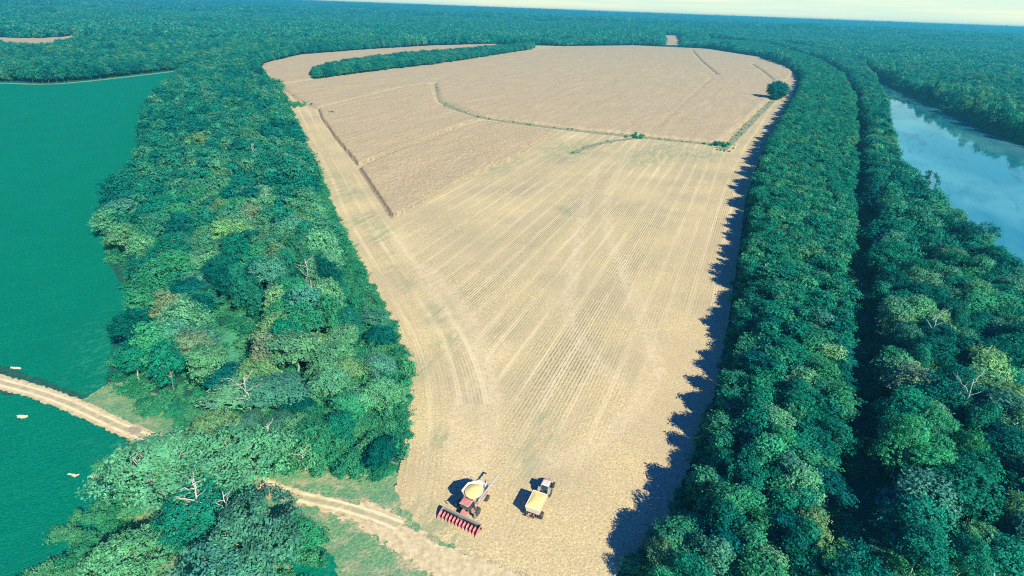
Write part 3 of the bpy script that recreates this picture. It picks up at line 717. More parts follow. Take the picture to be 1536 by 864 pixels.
# big pale trees at the near end
SPECIAL = []
def spec(px, py, R, H, kind, colr, name, label, i=0, z=None):
    x, y = G(px, py, H * .6 if z is None else z)
    SPECIAL.append((x, y, R, H, kind, colr, name, label, i))
spec(235, 700, 9.2, 16, 'spread', 'pale green', 'spreading_tree', 'spreading pale green tree with white limbs standing just below the dirt track', 0)
spec(345, 690, 8.4, 15, 'spread', 'pale green', 'spreading_tree', 'pale green tree with forked white branches arching over the dirt track', 1)
spec(378, 800, 8.2, 13, 'spread', 'grey-green', 'spreading_tree', 'grey-green spreading tree beside the rough grass below the track', 2)
spec(300, 762, 7.0, 11.5, 'spread', 'mid green', 'spreading_tree', 'lower mid-green tree with a bare forked trunk among the big pale trees', 1)
spec(180, 848, 6.2, 10, 'spread', 'pale green', 'spreading_tree', 'pale green spreading tree at the soybean edge in the bottom left corner', 2)
spec(325, 872, 8.0, 12, 'spread', 'grey-green', 'spreading_tree', 'grey-green spreading tree cut by the bottom edge of the photo', 0)
spec(430, 800, 4.6, 8, 'broad', 'bright green', 'broadleaf_tree', 'small bright green tree between the spreading trees and the bright crop patch', 3)
spec(318, 640, 4.6, 9, 'spread', 'yellow-green', 'broadleaf_tree', 'small yellow-green tree on the far side of the dirt track by the wood', 1)
spec(1164, 149, 13, 21, 'round', 'deep blue-green', 'round_tree', 'lone dark round tree standing in the corn near the right tree strip', 0, 0)
spec(571, 515, 4.4, 7.5, 'broad', 'deep blue-green', 'broadleaf_tree', 'dark round tree on the stubble edge of the left wood', 5, 2)
spec(575, 690, 3.8, 6.5, 'broad', 'deep blue-green', 'broadleaf_tree', 'dark bushy tree in the thicket nearest the combine harvester', 2, 2)
spec(375, 325, 6.0, 15, 'sparse', 'brownish', 'open_tree', 'thin-leaved greyish brown tree in the middle of the left wood', 0)
spec(1395, 272, 5.0, 15, 'sparse', 'deep blue-green', 'open_tree', 'thin-crowned tree leaning out over the river, farther of the two', 1)
spec(1480, 352, 5.6, 15, 'sparse', 'deep blue-green', 'open_tree', 'thin-crowned tree with white branches over the river, nearer of the two', 0)
spec(405, 525, 4.2, 13, 'broad', 'brownish', 'broadleaf_tree', 'reddish brown turning tree right of the grassy gap in the left wood', 0)
spec(290, 520, 4.4, 14, 'broad', 'brownish', 'broadleaf_tree', 'pale brown turning tree left of the grassy gap in the left wood', 4)
spec(298, 215, 7.5, 17, 'broad', 'yellow-green', 'broadleaf_tree', 'broad yellow-green tree high in the far part of the left wood', 3)
# ------------------------------------------------------------------ trees: the largest in view one by one, the rest as masses
T = [t for t in trees if all(math.hypot(t[0] - s_[0], t[1] - s_[1]) > max(4.0, s_[2] * (.75 if s_[4] != 'round' else 1.5)) for s_ in SPECIAL)]
TA = np.array([[t[0], t[1], t[2], t[3]] for t in T])
px, py, fw = project(TA[:, 0], TA[:, 1], TA[:, 3] * .7)
size = TA[:, 2] * F_PX / fw
inview = (px > -size * .5) & (px < PW + size * .5) & (py > -10) & (py < PH + size * 1.1) & (TA[:, 1] > 0)
order = np.argsort(-np.where(inview, size, -1))
solo = set(order[:262].tolist())

def grow(name, x, y, z, proto, R, H, colr, rot, label, group=None, cat='tree', kind_var=True):
    root = bpy.data.objects.new(name, None); COL.objects.link(root)
    root.empty_display_size = 1.0
    root.location = (x, y, z); root.rotation_euler = (0, 0, rot)
    q_ = random.uniform(.84, 1.22) if kind_var else 1.0
    root.scale = (R / proto.R * q_, R / proto.R / q_, H / proto.H)
    tag(root, label, cat, group)
    tr = link('trunk', proto.trunk, root)
    cr_ = link('crown', proto.crown, root)
    c0 = LEAFC[colr]; v = random.uniform(.85, 1.18)
    cr_.color = (c0[0] * v * random.uniform(.9, 1.1), c0[1] * v, c0[2] * v * random.uniform(.92, 1.1), 1)
    return root
KIND = dict(spread=SPREAD, broad=NEAR, narrow=NARROW, sparse=SPARSE, round=[ROUND])
for (x, y, R, H, kind, colr, name, label, i) in SPECIAL:
    grow(name, x, y, 0, KIND[kind][i % len(KIND[kind])], R, H, colr, random.uniform(0, 6.28), label)

ZONE = dict(left='left wood', strip='tree strip along the stubble', riverside='riverside wood')
ORD = ['nearest', 'second nearest', 'third nearest', 'fourth nearest', 'fifth nearest', 'sixth nearest', 'seventh nearest', 'eighth nearest', 'ninth nearest', 'tenth nearest']
def where(t):
    x, y, zone = t[0], t[1], t[6]
    if zone == 'left':
        if -poly_sd(SOY, np.array(x), np.array(y)) < 13: return 'on the soybean edge of the left wood'
        if -poly_sd(FIELD, np.array(x), np.array(y)) < 12: return 'on the stubble edge of the left wood'
        return 'inside the left wood'
    if zone == 'strip':
        if -poly_sd(FIELD, np.array(x), np.array(y)) < 9: return 'on the stubble edge of the right tree strip'
        if float(line_dist(STRIP_R[16:], np.array(x), np.array(y))) < 7: return 'on the dark lane side of the right tree strip'
        return 'inside the right tree strip'
    if -poly_sd(RIVER_W, np.array(x), np.array(y)) < 12: return 'on the river bank edge of the riverside wood'
    if float(line_dist(STRIP_R2[:9], np.array(x), np.array(y))) < 10: return 'along the dark lane in the riverside wood'
    return 'inside the riverside wood'
info = {}
for i in solo:
    t = T[i]
    sz = ('tall ' if t[3] > {'left': 16, 'strip': 13.5, 'riverside': 15.5}[t[6]] else 'low ' if t[3] < {'left': 13, 'strip': 12.3, 'riverside': 13}[t[6]] else '')
    info.setdefault((sz, t[5], where(t)), []).append(i)
for (sz, colr, wh), ids in info.items():
    ids.sort(key=lambda i: math.hypot(T[i][0], T[i][1]))
    for k_, i in enumerate(ids):
        x, y, R, H, kind, c_, zone = T[i]
        if len(ids) == 1: lab = 'the only %s%s tree %s' % (sz, colr, wh)
        else:
            o_ = ORD[k_] if k_ < len(ORD) else 'farthest'
            if k_ == len(ids) - 1: o_ = 'farthest'
            elif k_ >= len(ORD): o_ = '%dth nearest' % (k_ + 1)
            lab = '%s %s%s tree %s' % (o_, sz, colr, wh)
        ps = KIND[kind]
        grow('slender_tree' if kind == 'narrow' else 'broadleaf_tree', x, y, 0, ps[int(g.integers(len(ps)))], R, H, colr, float(g.uniform(0, 6.28)), lab,
             {'left': 'trees of the left wood', 'strip': 'trees of the right strip', 'riverside': 'trees of the riverside wood'}[zone])

rest = {'left': [], 'strip': [], 'riverside': []}
for i, t in enumerate(T):
    if i in solo: continue
    narrow = t[4] == 'narrow'
    rp = 3.3 if narrow else 5.0; hp = 14 if narrow else 15.4
    rest[t[6]].append((t[0], t[1], 0, g.uniform(0, 6.28), t[2] / rp, t[3] / hp, g.integers(4) if narrow else (5 + g.integers(2) if math.hypot(t[0], t[1]) < 230 else g.integers(5))))
instancer('woodland', rest['left'], MID_C, 5, 'far part of the left wood between soybeans and corn')
instancer('tree_belt', rest['strip'], MIDN_C, 4, 'far part of the right tree strip curving round the corn field')
instancer('riverside_woodland', rest['riverside'], MID_C, 5, 'far part of the riverside wood between the lane and the river')
xs, ys = scatter(ISLAND, 7.0, 0, 8)
instancer('tree_belt', [(x, y, 0, g.uniform(0, 6.28), g.uniform(.85, 1.2), g.uniform(.55, .85), g.integers(5)) for x, y in zip(xs, ys)], MID_C, 5, 'long narrow strip of low trees between the two far corn fields')

LANEP = GP([(1215, 930), (1245, 800), (1262, 600), (1270, 400), (1275, 270), (1278, 200), (1278, 155), (1262, 120), (1225, 95), (1145, 68), (1235, 92), (1272, 118), (1293, 155), (1300, 200), (1303, 270), (1312, 330), (1318, 400), (1322, 600), (1318, 720), (1290, 930)])
# undergrowth: thicket on the stubble side of the left wood, scrub along every wood edge
th = []
xs, ys = scatter(GP([(375, 692), (430, 706), (500, 702), (550, 712), (588, 716), (606, 640), (611, 560), (594, 505), (563, 450), (538, 400), (503, 330), (488, 290), (470, 245), (455, 240), (462, 300), (480, 360), (500, 440), (515, 520), (470, 570), (420, 620), (370, 660)]), 2.5, 0, 9)
for x, y in zip(xs, ys): 
    v = float(fbm(np.array(x / 9), np.array(y / 9), 31)); th.append((x, y, 0, g.uniform(0, 6.28), g.uniform(.8, 1.4), g.uniform(.35, .75) + 1.9 * max(0, v - .45) * 2, g.integers(4)))
for line, w, n in ((EDGE_L[3:], 2.0, 300), (smooth(SOY[6:19], 2), 3.0, 330), (STRIP_R[1:14], 1.2, 340), (GP([(185, 588), (240, 612), (300, 640), (380, 682)]), 1.2, 60), (GP([(210, 690), (190, 760), (120, 850), (80, 900)]), 3.5, 90), (GP([(445, 800), (440, 850), (450, 930)]), 2.5, 30)):
    L = np.array(line); seg = np.linalg.norm(np.diff(L, axis=0), axis=1); wgt = seg / (np.linalg.norm((L[1:] + L[:-1]) / 2, axis=1) ** .9); wgt /= wgt.sum()
    for _ in range(n):
        q = g.choice(len(seg), p=wgt); t_ = g.random(); p = L[q] * (1 - t_) + L[q + 1] * t_ + g.normal(size=2) * w
        inside = float(poly_sd(FIELD, np.array(p[0]), np.array(p[1])))
        if inside > .8 or float(poly_sd(SOY, np.array(p[0]), np.array(p[1]))) > -2: continue
        th.append((p[0], p[1], 0, g.uniform(0, 6.28), g.uniform(.4, 1.0), g.uniform(.3, .8), g.integers(4)))
L = np.array(RIVER_W + RIVER_W[:1])
for a_, b_ in zip(L[:-1], L[1:]):
    n_s = int(np.linalg.norm(b_ - a_) / 2.6)
    for q in range(n_s):
        p_ = a_ + (b_ - a_) * (q + g.random()) / n_s
        if p_[1] < 2500: th.append((p_[0] + g.normal() * 1.2, p_[1] + g.normal() * 1.2, 0, g.uniform(0, 6.28), g.uniform(.9, 1.7), g.uniform(.9, 1.9), g.integers(4)))
for poly_, sp_, sd_ in ((WOOD_L, 4.2, 61), (LANEP, 5.0, 62), (STRIP_R2, 6, 63)):
    xs, ys = scatter(poly_, sp_, .5, sd_)
    for x, y in zip(xs, ys):
        if math.hypot(x, y) < 420 and float(poly_sd(CLEAR, np.array(x), np.array(y))) < 1.5: th.append((x, y, 0, g.uniform(0, 6.28), g.uniform(.6, 1.5), g.uniform(.3, 1.1), g.integers(4)))
instancer('undergrowth', th, THICK_C, 4, 'tangled bright green vines and scrub along the wood edges')

# shrubs and weeds along the drainage ditches
dw = []
for line, n in ((DITCH, 110), (GP([(857, 232), (880, 220), (915, 212), (960, 207)]), 16), (GP([(1084, 226), (1078, 222), (1068, 217)]), 30), (GP([(1084, 226), (1110, 200), (1133, 176), (1158, 150)]), 70)):
    L = np.array(smooth(line, 2)); 
    for _ in range(n):
        q = g.integers(len(L) - 1); t_ = g.random(); p = L[q] * (1 - t_) + L[q + 1] * t_ + g.normal(size=2) * 2.2
        s0 = g.uniform(.15, .5) ** 1.2; dw.append((p[0], p[1], 0, g.uniform(0, 6.28), s0, s0 * g.uniform(.5, 1), g.integers(4)))
for (cx, cy, n, w) in ((G(955, 206)[0], G(955, 206)[1], 12, 4), (G(1074, 218)[0], G(1074, 218)[1], 14, 5), (G(494, 171)[0], G(494, 171)[1], 8, 2.5), (G(438, 158)[0], G(438, 158)[1], 40, 7)):
    for _ in range(n): dw.append((cx + g.normal() * w, cy + g.normal() * w, 0, g.uniform(0, 6.28), g.uniform(.5, 1), g.uniform(.4, .9), g.integers(4)))
instancer('ditch_weeds', dw, THICK_C, 4, 'low green weeds growing along the drainage ditches')

# the forest all round: crowns out to 8 km
LANE = None
def forest_points(r0, r1, sp, seed, sc):
    g2 = np.random.default_rng(seed)
    a = math.radians(52)
    xs = np.arange(-r1 * math.sin(a), r1 * math.sin(a), sp); ys = np.arange(-60 if r0 < 10 else r0 * .55, r1, sp * .87)
    gx, gy = np.meshgrid(xs, ys); gx[1::2] += sp / 2
    gx = (gx + g2.uniform(-.4, .4, gx.shape) * sp).ravel(); gy = (gy + g2.uniform(-.4, .4, gy.shape) * sp).ravel()
    d = np.hypot(gx, gy)
    m = (d >= r0) & (d < r1) & (np.abs(gx) < 260 + np.maximum(gy, 0) * 1.12)
    gx, gy = gx[m], gy[m]
    ok = np.ones(len(gx), bool)
    near = gy < 3600
    X, Y = gx[near], gy[near]; o2 = np.ones(len(X), bool)
    for poly, mg in EXCL: o2 &= poly_sd(poly, X, Y) < -mg
    ok[near] = o2
    gap = vnoise(gx / 85, gy / 85, 71) < .10
    ok &= ~gap | (g2.random(len(gx)) < .3)
    gx, gy = gx[ok], gy[ok]; n = len(gx)
    s1 = g2.uniform(.75, 1.25, n) * sc; nn = vnoise(gx / 60, gy / 60, 5)
    bank = 1 + .35 * np.clip(1 + poly_sd(RIVER_W, gx, gy) / 70, 0, 1) if r0 < 10 else 1.0
    return np.stack([gx, gy, hill(gx, gy), g2.uniform(0, 6.28, n), s1 * (.80 + .45 * nn), g2.uniform(.72, 1.2, n) * (1 + (sc - 1) * .35) * (.70 + .65 * vnoise(gx / 130 + 7, gy / 130, 15)) * bank, g2.integers(0, 4, n)], 1)
EXCL = [(FIELD, 4), (SOY, 4), (SOY2, 2), (VERGE, 2), (RIVER_W, 2), (WOOD_L, 1), (STRIP_R, 3), (STRIP_R2, 3), (ISLAND, 2),
        (GP([(994, 57.5), (1019, 58), (1024, 74), (996, 74)]), 0), (GP([(-80, 56.5), (60, 59.5), (128, 55), (112, 68), (60, 76), (-80, 76)]), 0), (GP([(45, 14), (90, 16), (88, 22), (48, 20)]), 0),
        ([(-900, 60), (-85, 60), (-85, 170), (-900, 420)], 0), ([(60, -80), (60, 66), (330, 66), (330, -80)], 0), ([(-120, -80), (-120, 62), (-30, 66), (60, 60), (60, -80)], 0)]
EXCL.append((LANEP, 0))
fp = forest_points(0, 1500, 8.2, 41, 1.0)
close = np.hypot(fp[:, 0], fp[:, 1]) < 230; fp[close, 6] = 5 + fp[close, 6] % 2
instancer('forest', fp, MID_C, 5, 'nearer forest beyond the soybean field, the corn and the river')
fp = forest_points(1500, 3600, 9.6, 42, 1.15)
instancer('forest', fp, FAR_C, 4, 'distant rolling forest behind the fields')
fp = np.concatenate([forest_points(3600, 8500, 24, 43, 2.7), forest_points(8500, 19000, 62, 44, 6.5)])
instancer('forest', fp, FAR_C, 4, 'faint bluish forest just under the horizon')

# small white farm buildings? too far to tell: the photo shows none
# ------------------------------------------------------------------ machines
M['red'] = plain('faded_red_paint', (0.55, 0.12, 0.155), .35, .5, dirt=.45, dcol=(0.55, 0.36, 0.28), sc=1.2)
M['pinkred'] = plain('sun_bleached_red_paint', (0.52, 0.20, 0.19), .4, .5, dirt=.5, dcol=(0.58, 0.42, 0.34), sc=1.5)
M['dustred'] = plain('dusty_red_panel', (0.45, 0.27, 0.24), .6, .3, dirt=.7, dcol=(0.52, 0.43, 0.34), sc=1.1)
M['steel'] = plain('galvanised_steel', (0.66, 0.64, 0.60), .55, .4, dirt=.3, sc=2)
M['augerc'] = plain('dull_auger_paint', (0.40, 0.36, 0.34), .6, .3, dirt=.4, sc=2)
M['grey'] = plain('dusty_grey_metal', (0.30, 0.33, 0.32), .6, .3, dirt=.5, sc=2)
M['dark'] = plain('black_steel', (0.025, 0.035, 0.04), .5, .4, dirt=.25, dcol=(.2, .18, .14), sc=3)
M['rubber'] = plain('dusty_rubber', (0.035, 0.04, 0.045), .85, .2, dirt=.8, dcol=(0.20, 0.20, 0.17), sc=2)
M['rim'] = plain('silver_rim', (0.62, 0.62, 0.56), .5, .4, dirt=.3, sc=3)
M['roofw'] = plain('pale_cab_roof', (0.66, 0.58, 0.54), .45, .4, dirt=.25, sc=2)
s = NT('tinted_glass'); M['glass'] = s.done(s.bsdf((0.02, 0.075, 0.085), .08, .8))
s = NT('corn_kernels'); _a = s.noise(14, 3, .7); _b = s.noise(1.2, 3)
M['kern'] = s.done(s.bsdf(s.mix(s.mrange(_b, .4, .7, 0, .4), s.ramp(_a, [(.3, (0.74, 0.54, 0.18)), (.7, (0.96, 0.79, 0.36))]), (0.88, 0.68, 0.26)), .8, .05, bump=_a, bstr=.5, bdist=.05))
s = NT('orange_lamp'); M['amber'] = s.done(s.bsdf((0.8, .25, .02), .3, .5))

class MB:
    def __init__(s): s.V = []; s.F = []
    def box(s, x0, x1, y0, y1, z0, z1, taper=None, bev=0.0):
        """bevelled box; taper: (inset x, inset y) at the top"""
        tx, ty = taper or (0, 0)
        o = len(s.V)
        b = min(bev, (x1 - x0) / 3, (y1 - y0) / 3, (z1 - z0) / 3) if bev else 0
        if not b:
            s.V += [(x0, y0, z0), (x1, y0, z0), (x1, y1, z0), (x0, y1, z0), (x0 + tx, y0 + ty, z1), (x1 - tx, y0 + ty, z1), (x1 - tx, y1 - ty, z1), (x0 + tx, y1 - ty, z1)]
            s.F += [[o + i for i in f] for f in ((0, 3, 2, 1), (4, 5, 6, 7), (0, 1, 5, 4), (1, 2, 6, 5), (2, 3, 7, 6), (3, 0, 4, 7))]
            return
        rings = []
        for z, ins, k in ((z0, b, 0), (z0 + b, 0, 0), (z1 - b, 0, 1), (z1, b, 1)):
            ix = tx * k + ins; iy = ty * k + ins
            X0, X1, Y0, Y1 = x0 + ix, x1 - ix, y0 + iy, y1 - iy
            c = b * .7
            rings.append([(X0 + c, Y0, z), (X1 - c, Y0, z), (X1, Y0 + c, z), (X1, Y1 - c, z), (X1 - c, Y1, z), (X0 + c, Y1, z), (X0, Y1 - c, z), (X0, Y0 + c, z)])
        s.loft(rings)
    def loft(s, rings, cap=True, close=True):
        o = len(s.V); n = len(rings[0])
        for r in rings: s.V += [tuple(p) for p in r]
        for k in range(len(rings) - 1):
            for i in range(n if close else n - 1):
                j = (i + 1) % n
                s.F.append([o + k * n + i, o + k * n + j, o + (k + 1) * n + j, o + (k + 1) * n + i])
        if cap:
            s.F.append([o + i for i in range(n)][::-1]); s.F.append([o + (len(rings) - 1) * n + i for i in range(n)])
    def tube(s, pts, r, sides=8, r1=None):
        pts = [Vector(p) for p in pts]; rings = []
        for i, p in enumerate(pts):
            d = (pts[min(i + 1, len(pts) - 1)] - pts[max(i - 1, 0)]).normalized()
            a = d.orthogonal().normalized() if i == 0 else (pa - d * pa.dot(d)).normalized()
            pa = a; b = d.cross(a); rr = r if r1 is None else r + (r1 - r) * i / (len(pts) - 1)
            rings.append([p + (a * math.cos(2 * math.pi * q / sides) + b * math.sin(2 * math.pi * q / sides)) * rr for q in range(sides)])
        s.loft(rings)
    def lathe_y(s, cx, cy, cz, prof, sides=28):
        """profile of (y, radius) turned round an axle along Y"""
        rings = [[(cx + math.cos(2 * math.pi * q / sides) * r, cy + y, cz + math.sin(2 * math.pi * q / sides) * r) for q in range(sides)] for y, r in prof]
        s.loft(rings)
    def build(s, name, mat, parent, smooth_sh=False):
        me = bpy.data.meshes.new(name); me.from_pydata(s.V, [], s.F)
        bm = bmesh.new(); bm.from_mesh(me); bmesh.ops.recalc_face_normals(bm, faces=bm.faces); bm.to_mesh(me); bm.free()
        me.materials.append(mat)
        if smooth_sh:
            me.polygons.foreach_set('use_smooth', [True] * len(me.polygons)); me.set_sharp_from_angle(angle=math.radians(40))
        return link(name, me, parent)

def wheel(root, x, y, r, w, lug=22):
    """tyre with lugs, and a dished rim: wheel > tyre, rim"""
    e = bpy.data.objects.new('wheel', None); COL.objects.link(e); e.parent = root; e.location = (x, y, r); e.empty_display_size = .3
    m = MB(); h = w / 2
    m.lathe_y(0, 0, 0, [(-h * .82, r * .56), (-h, r * .70), (-h * .96, r * .88), (-h * .7, r * .955), (0, r * .97), (h * .7, r * .955), (h * .96, r * .88), (h, r * .70), (h * .82, r * .56)], 32)
    for k in range(lug):
        for sg in (-1, 1):
            a = 2 * math.pi * (k + .25 * sg) / lug; c, sn = math.cos(a), math.sin(a)
            o = len(m.V)
            for (yy, rr, da) in ((0.02 * sg, r * .95, 0), (h * .93 * sg, r * .92, .16), ):
                for ddr in (0, .055 * r / .95):
                    for dd in (-.035, .035):
                        aa = a + da + dd; m.V.append((math.cos(aa) * (rr + ddr), yy, math.sin(aa) * (rr + ddr)))
            m.F += [[o + i for i in f] for f in ((0, 1, 3, 2), (4, 6, 7, 5), (0, 4, 5, 1), (2, 3, 7, 6), (1, 5, 7, 3), (0, 2, 6, 4))]
    m.build('tyre', M['rubber'], e)
    m = MB(); sg = 1 if y > 0 else -1
    m.lathe_y(0, 0, 0, [(-h * .8, r * .57), (-h * .5, r * .50), (-h * .35, r * .20), (-h * .5, r * .12), (h * .5, r * .12), (h * .35, r * .20), (h * .5, r * .50), (h * .8, r * .57)], 24)
    for k in range(8):
        a = 2 * math.pi * k / 8; m.box(math.cos(a) * r * .3 - .03, math.cos(a) * r * .3 + .03, sg * h * .38, sg * h * .50, math.sin(a) * r * .3 - .03, math.sin(a) * r * .3 + .03)
    m.build('rim', M['rim'], e)
    return e

def root_at(name, x, y, heading, label, cat):
    r = bpy.data.objects.new(name, None); COL.objects.link(r)
    r.location = (x, y, .12); r.rotation_euler = (0, 0, heading); return tag(r, label, cat)

def heap(outline, z0, top, peak=(0, 0), n=9, seed=1):
    """a heaped pile of grain filling a closed outline"""
    m = MB(); rnd = random.Random(seed); rings = []
    for k in range(n):
        t = k / (n - 1); f = 1 - t
        rings.append([(peak[0] + (p[0] - peak[0]) * f, peak[1] + (p[1] - peak[1]) * f, z0 + top * (1 - f ** 1.8) + (rnd.uniform(-.03, .03) if k else 0)) for p in outline])
    m.loft(rings, cap=True); return m

# ---- combine harvester: X is forward
HD = math.radians(-117.6)
CX, CY = -6.4, 84.8
cmb = root_at('combine_harvester', CX, CY, HD, 'red combine harvester with a wide corn head and a full tank of yellow corn', 'combine harvester')
m = MB(); m.box(-3.6, 1.7, -1.45, 1.45, 1.25, 2.9, bev=.12); m.box(-4.5, -3.6, -1.25, 1.25, 1.3, 2.5, taper=(.15, .1), bev=.1); m.box(-1.0, 1.2, -1.1, 1.1, .8, 1.25)
m.build('body', M['dark'], cmb)
for sg in (-1, 1):
    m = MB()
    m.loft([[(-4.3, y, 1.15), (-2.4, y, .95), (-.6, y, 1.25), (1.5, y, 1.5), (1.65, y, 2.6), (.4, y, 3.05), (-3.4, y, 3.0), (-4.4, y, 2.5)] for y in (1.46 * sg, 1.60 * sg)])
    m.build('side_panel', M['dustred'], cmb)
    m = MB(); m.box(-3.2, 1.0, min(1.602 * sg, 1.63 * sg), max(1.602 * sg, 1.63 * sg), 2.05, 2.25); m.build('stripe', M['dark'], cmb)
m = MB(); m.box(-4.3, -2.35, -1.3, 1.3, 2.92, 3.35, taper=(.15, .15), bev=.1); m.build('engine_deck', M['steel'], cmb)
m = MB(); m.lathe_y(-3.4, -1.34, 3.0, [(-.04, .5), (.04, .5)], 20); m.tube([(-3.9, .7, 3.3), (-3.9, .7, 4.1), (-4.05, .7, 4.2)], .08); m.box(-3.3, -2.7, .2, .9, 3.35, 3.6, bev=.05); m.build('air_intake', M['dark'], cmb)
m = MB()
for sg in (-1, 1): m.tube([(-4.25, sg * 1.25, 3.3), (-4.25, sg * 1.25, 4.2), (-2.5, sg * 1.25, 4.2), (-2.5, sg * 1.25, 3.3)], .025, 5)
m.tube([(-4.25, -1.25, 4.2), (-4.25, 1.25, 4.2)], .025, 5); m.build('handrail', M['grey'], cmb)
# grain tank with its flared leaves
TK = [(-2.35, -1.35), (-2.35, 1.35), (1.35, 1.35), (1.35, -1.35)]
m = MB(); m.box(-2.35, 1.35, -1.35, 1.35, 2.95, 3.35); m.build('grain_tank', M['dustred'], cmb)
def leaf(a, b, a2, b2, nm='tank_extension'):
    m_ = MB(); n_v = Vector((0, 0, -.05)); P = [Vector(a), Vector(b), Vector(b2), Vector(a2)]
    m_.loft([[p for p in P], [p + n_v for p in P]]); m_.build(nm, M['steel'], cmb)
zt, z1 = 3.36, 4.05
oc0 = [(-2.35, -.8), (-2.35, .8), (-1.6, 1.35), (.7, 1.35), (1.35, .8), (1.35, -.8), (.7, -1.35), (-1.6, -1.35)]
oc1 = [(-3.05, -.9), (-3.05, .9), (-1.7, 1.95), (.9, 1.95), (1.65, 1.0), (1.65, -1.0), (.9, -2.15), (-1.7, -2.15)]
for k in range(8):
    a, b = oc0[k], oc0[(k + 1) % 8]; a2, b2 = oc1[k], oc1[(k + 1) % 8]
    zz = z1 if k in (0, 2, 4, 6) else z1 - .12
    leaf((*a, zt), (*b, zt), (*a2, zz), (*b2, zz))
hp = []
for q in range(40):
    a = 2 * math.pi * q / 40; hp.append((-.30 + 2.05 * math.cos(a) * (1 + .05 * math.sin(3 * a)), .12 + 1.88 * math.sin(a) * (1 + .05 * math.cos(2 * a))))
heap(hp, 3.98, .50, (-.5, 0), seed=4).build('corn_heap', M['kern'], cmb, True)
m = MB(); m.tube([(-.5, .05, 4.1), (-.5, .05, 4.40)], .07, 6); m.build('filler_cap', M['dark'], cmb)
# cab
m = MB(); m.loft([[(1.72, -1.0, 1.75), (2.95, -.92, 1.75), (2.95, .92, 1.75), (1.72, 1.0, 1.75)], [(1.72, -1.05, 2.4), (3.3, -.98, 2.5), (3.3, .98, 2.5), (1.72, 1.05, 2.4)], [(1.72, -1.0, 3.35), (3.1, -.95, 3.35), (3.1, .95, 3.35), (1.72, 1.0, 3.35)]]); m.build('cab_glass', M['glass'], cmb)
m = MB(); m.box(1.62, 3.42, -1.12, 1.12, 3.36, 3.62, taper=(.12, .12), bev=.12); m.box(1.9, 2.6, -.5, .5, 3.60, 3.72, taper=(.1, .1), bev=.05); m.build('cab_roof', M['pinkred'], cmb)
m = MB()
for sg in (-1, 1):
    m.tube([(1.75, sg * 1.02, 1.8), (1.75, sg * 1.02, 3.4)], .05, 5); m.tube([(3.3, sg * .98, 2.45), (3.1, sg * .96, 3.38)], .04, 5)
m.build('cab_pillar', M['dark'], cmb)
for sg in (-1, 1):
    m = MB(); m.tube([(3.2, sg * 1.0, 3.3), (3.55, sg * 1.75, 3.2), (3.55, sg * 1.75, 2.6)], .03, 5); m.box(3.5, 3.6, min(sg * 1.6, sg * 1.9), max(sg * 1.6, sg * 1.9), 2.5, 3.05); m.build('mirror', M['dark'], cmb)
    for yy in (.45, .8):
        m = MB(); m.box(3.40, 3.46, min(sg * yy, sg * (yy + .2)), max(sg * yy, sg * (yy + .2)), 3.42, 3.54); m.build('headlight', M['rim'], cmb)
    m = MB(); m.tube([(-2.2, sg * 1.5, 3.0), (-2.2, sg * 1.5, 3.25)], .07, 6); m.build('beacon', M['amber'], cmb)
m = MB(); m.box(1.7, 2.9, 1.06, 1.95, 1.66, 1.75); m.build('platform', M['dustred'], cmb)
m = MB()
for k in range(4): m.box(2.2, 2.75, 1.95 + .06 * k, 2.25 + .06 * k, 1.35 - .33 * k, 1.39 - .33 * k)
for xx in (2.2, 2.75): m.tube([(xx, 1.97, 1.75), (xx, 2.25, .3)], .03, 5)
m.tube([(1.75, 1.93, 1.7), (1.75, 1.93, 2.7), (2.15, 1.93, 2.7), (2.15, 1.93, 1.7)], .025, 5); m.build('ladder', M['grey'], cmb)
# running gear
wheel(cmb, 1.55, 1.95, .98, .82); wheel(cmb, 1.55, -1.95, .98, .82); wheel(cmb, -2.75, 1.78, .70, .55, 18); wheel(cmb, -2.75, -1.78, .70, .55, 18)
m = MB(); m.box(1.3, 1.8, -1.6, 1.6, .75, 1.2); m.box(-2.9, -2.6, -1.55, 1.55, .55, .8); m.build('axle', M['dark'], cmb)
m = MB(); m.box(-5.1, -4.3, -1.0, 1.0, .9, 1.9, taper=(.1, .25), bev=.08); m.build('straw_chopper', M['dustred'], cmb)
# unloading auger, folded back along the left side
m = MB(); m.tube([(1.0, 1.35, 2.6), (1.0, 1.85, 3.1), (.9, 2.05, 3.55), (.5, 2.08, 3.72)], .24, 12); m.tube([(.5, 2.08, 3.72), (-2.4, 2.1, 3.85)], .235, 12); m.build('auger_elbow', M['grey'], cmb, True)
m = MB(); m.tube([(-2.4, 2.1, 3.85), (-6.7, 2.14, 4.05)], .17, 12); m.tube([(-6.7, 2.14, 4.05), (-7.0, 2.14, 3.95), (-7.15, 2.14, 3.5)], .21, 10, r1=.16); m.build('unloading_auger', M['augerc'], cmb, True)
m = MB(); m.tube([(-2.5, 1.3, 3.3), (-2.5, 2.1, 3.62)], .06, 6); m.build('auger_rest', M['dark'], cmb)
# feeder house
m = MB(); m.loft([[(1.75, -.65, 1.0), (1.75, .65, 1.0), (1.75, .65, 1.85), (1.75, -.65, 1.85)], [(3.9, -.65, .35), (3.9, .65, .35), (3.9, .65, 1.15), (3.9, -.65, 1.15)]]); m.build('feeder_house', M['pinkred'], cmb)
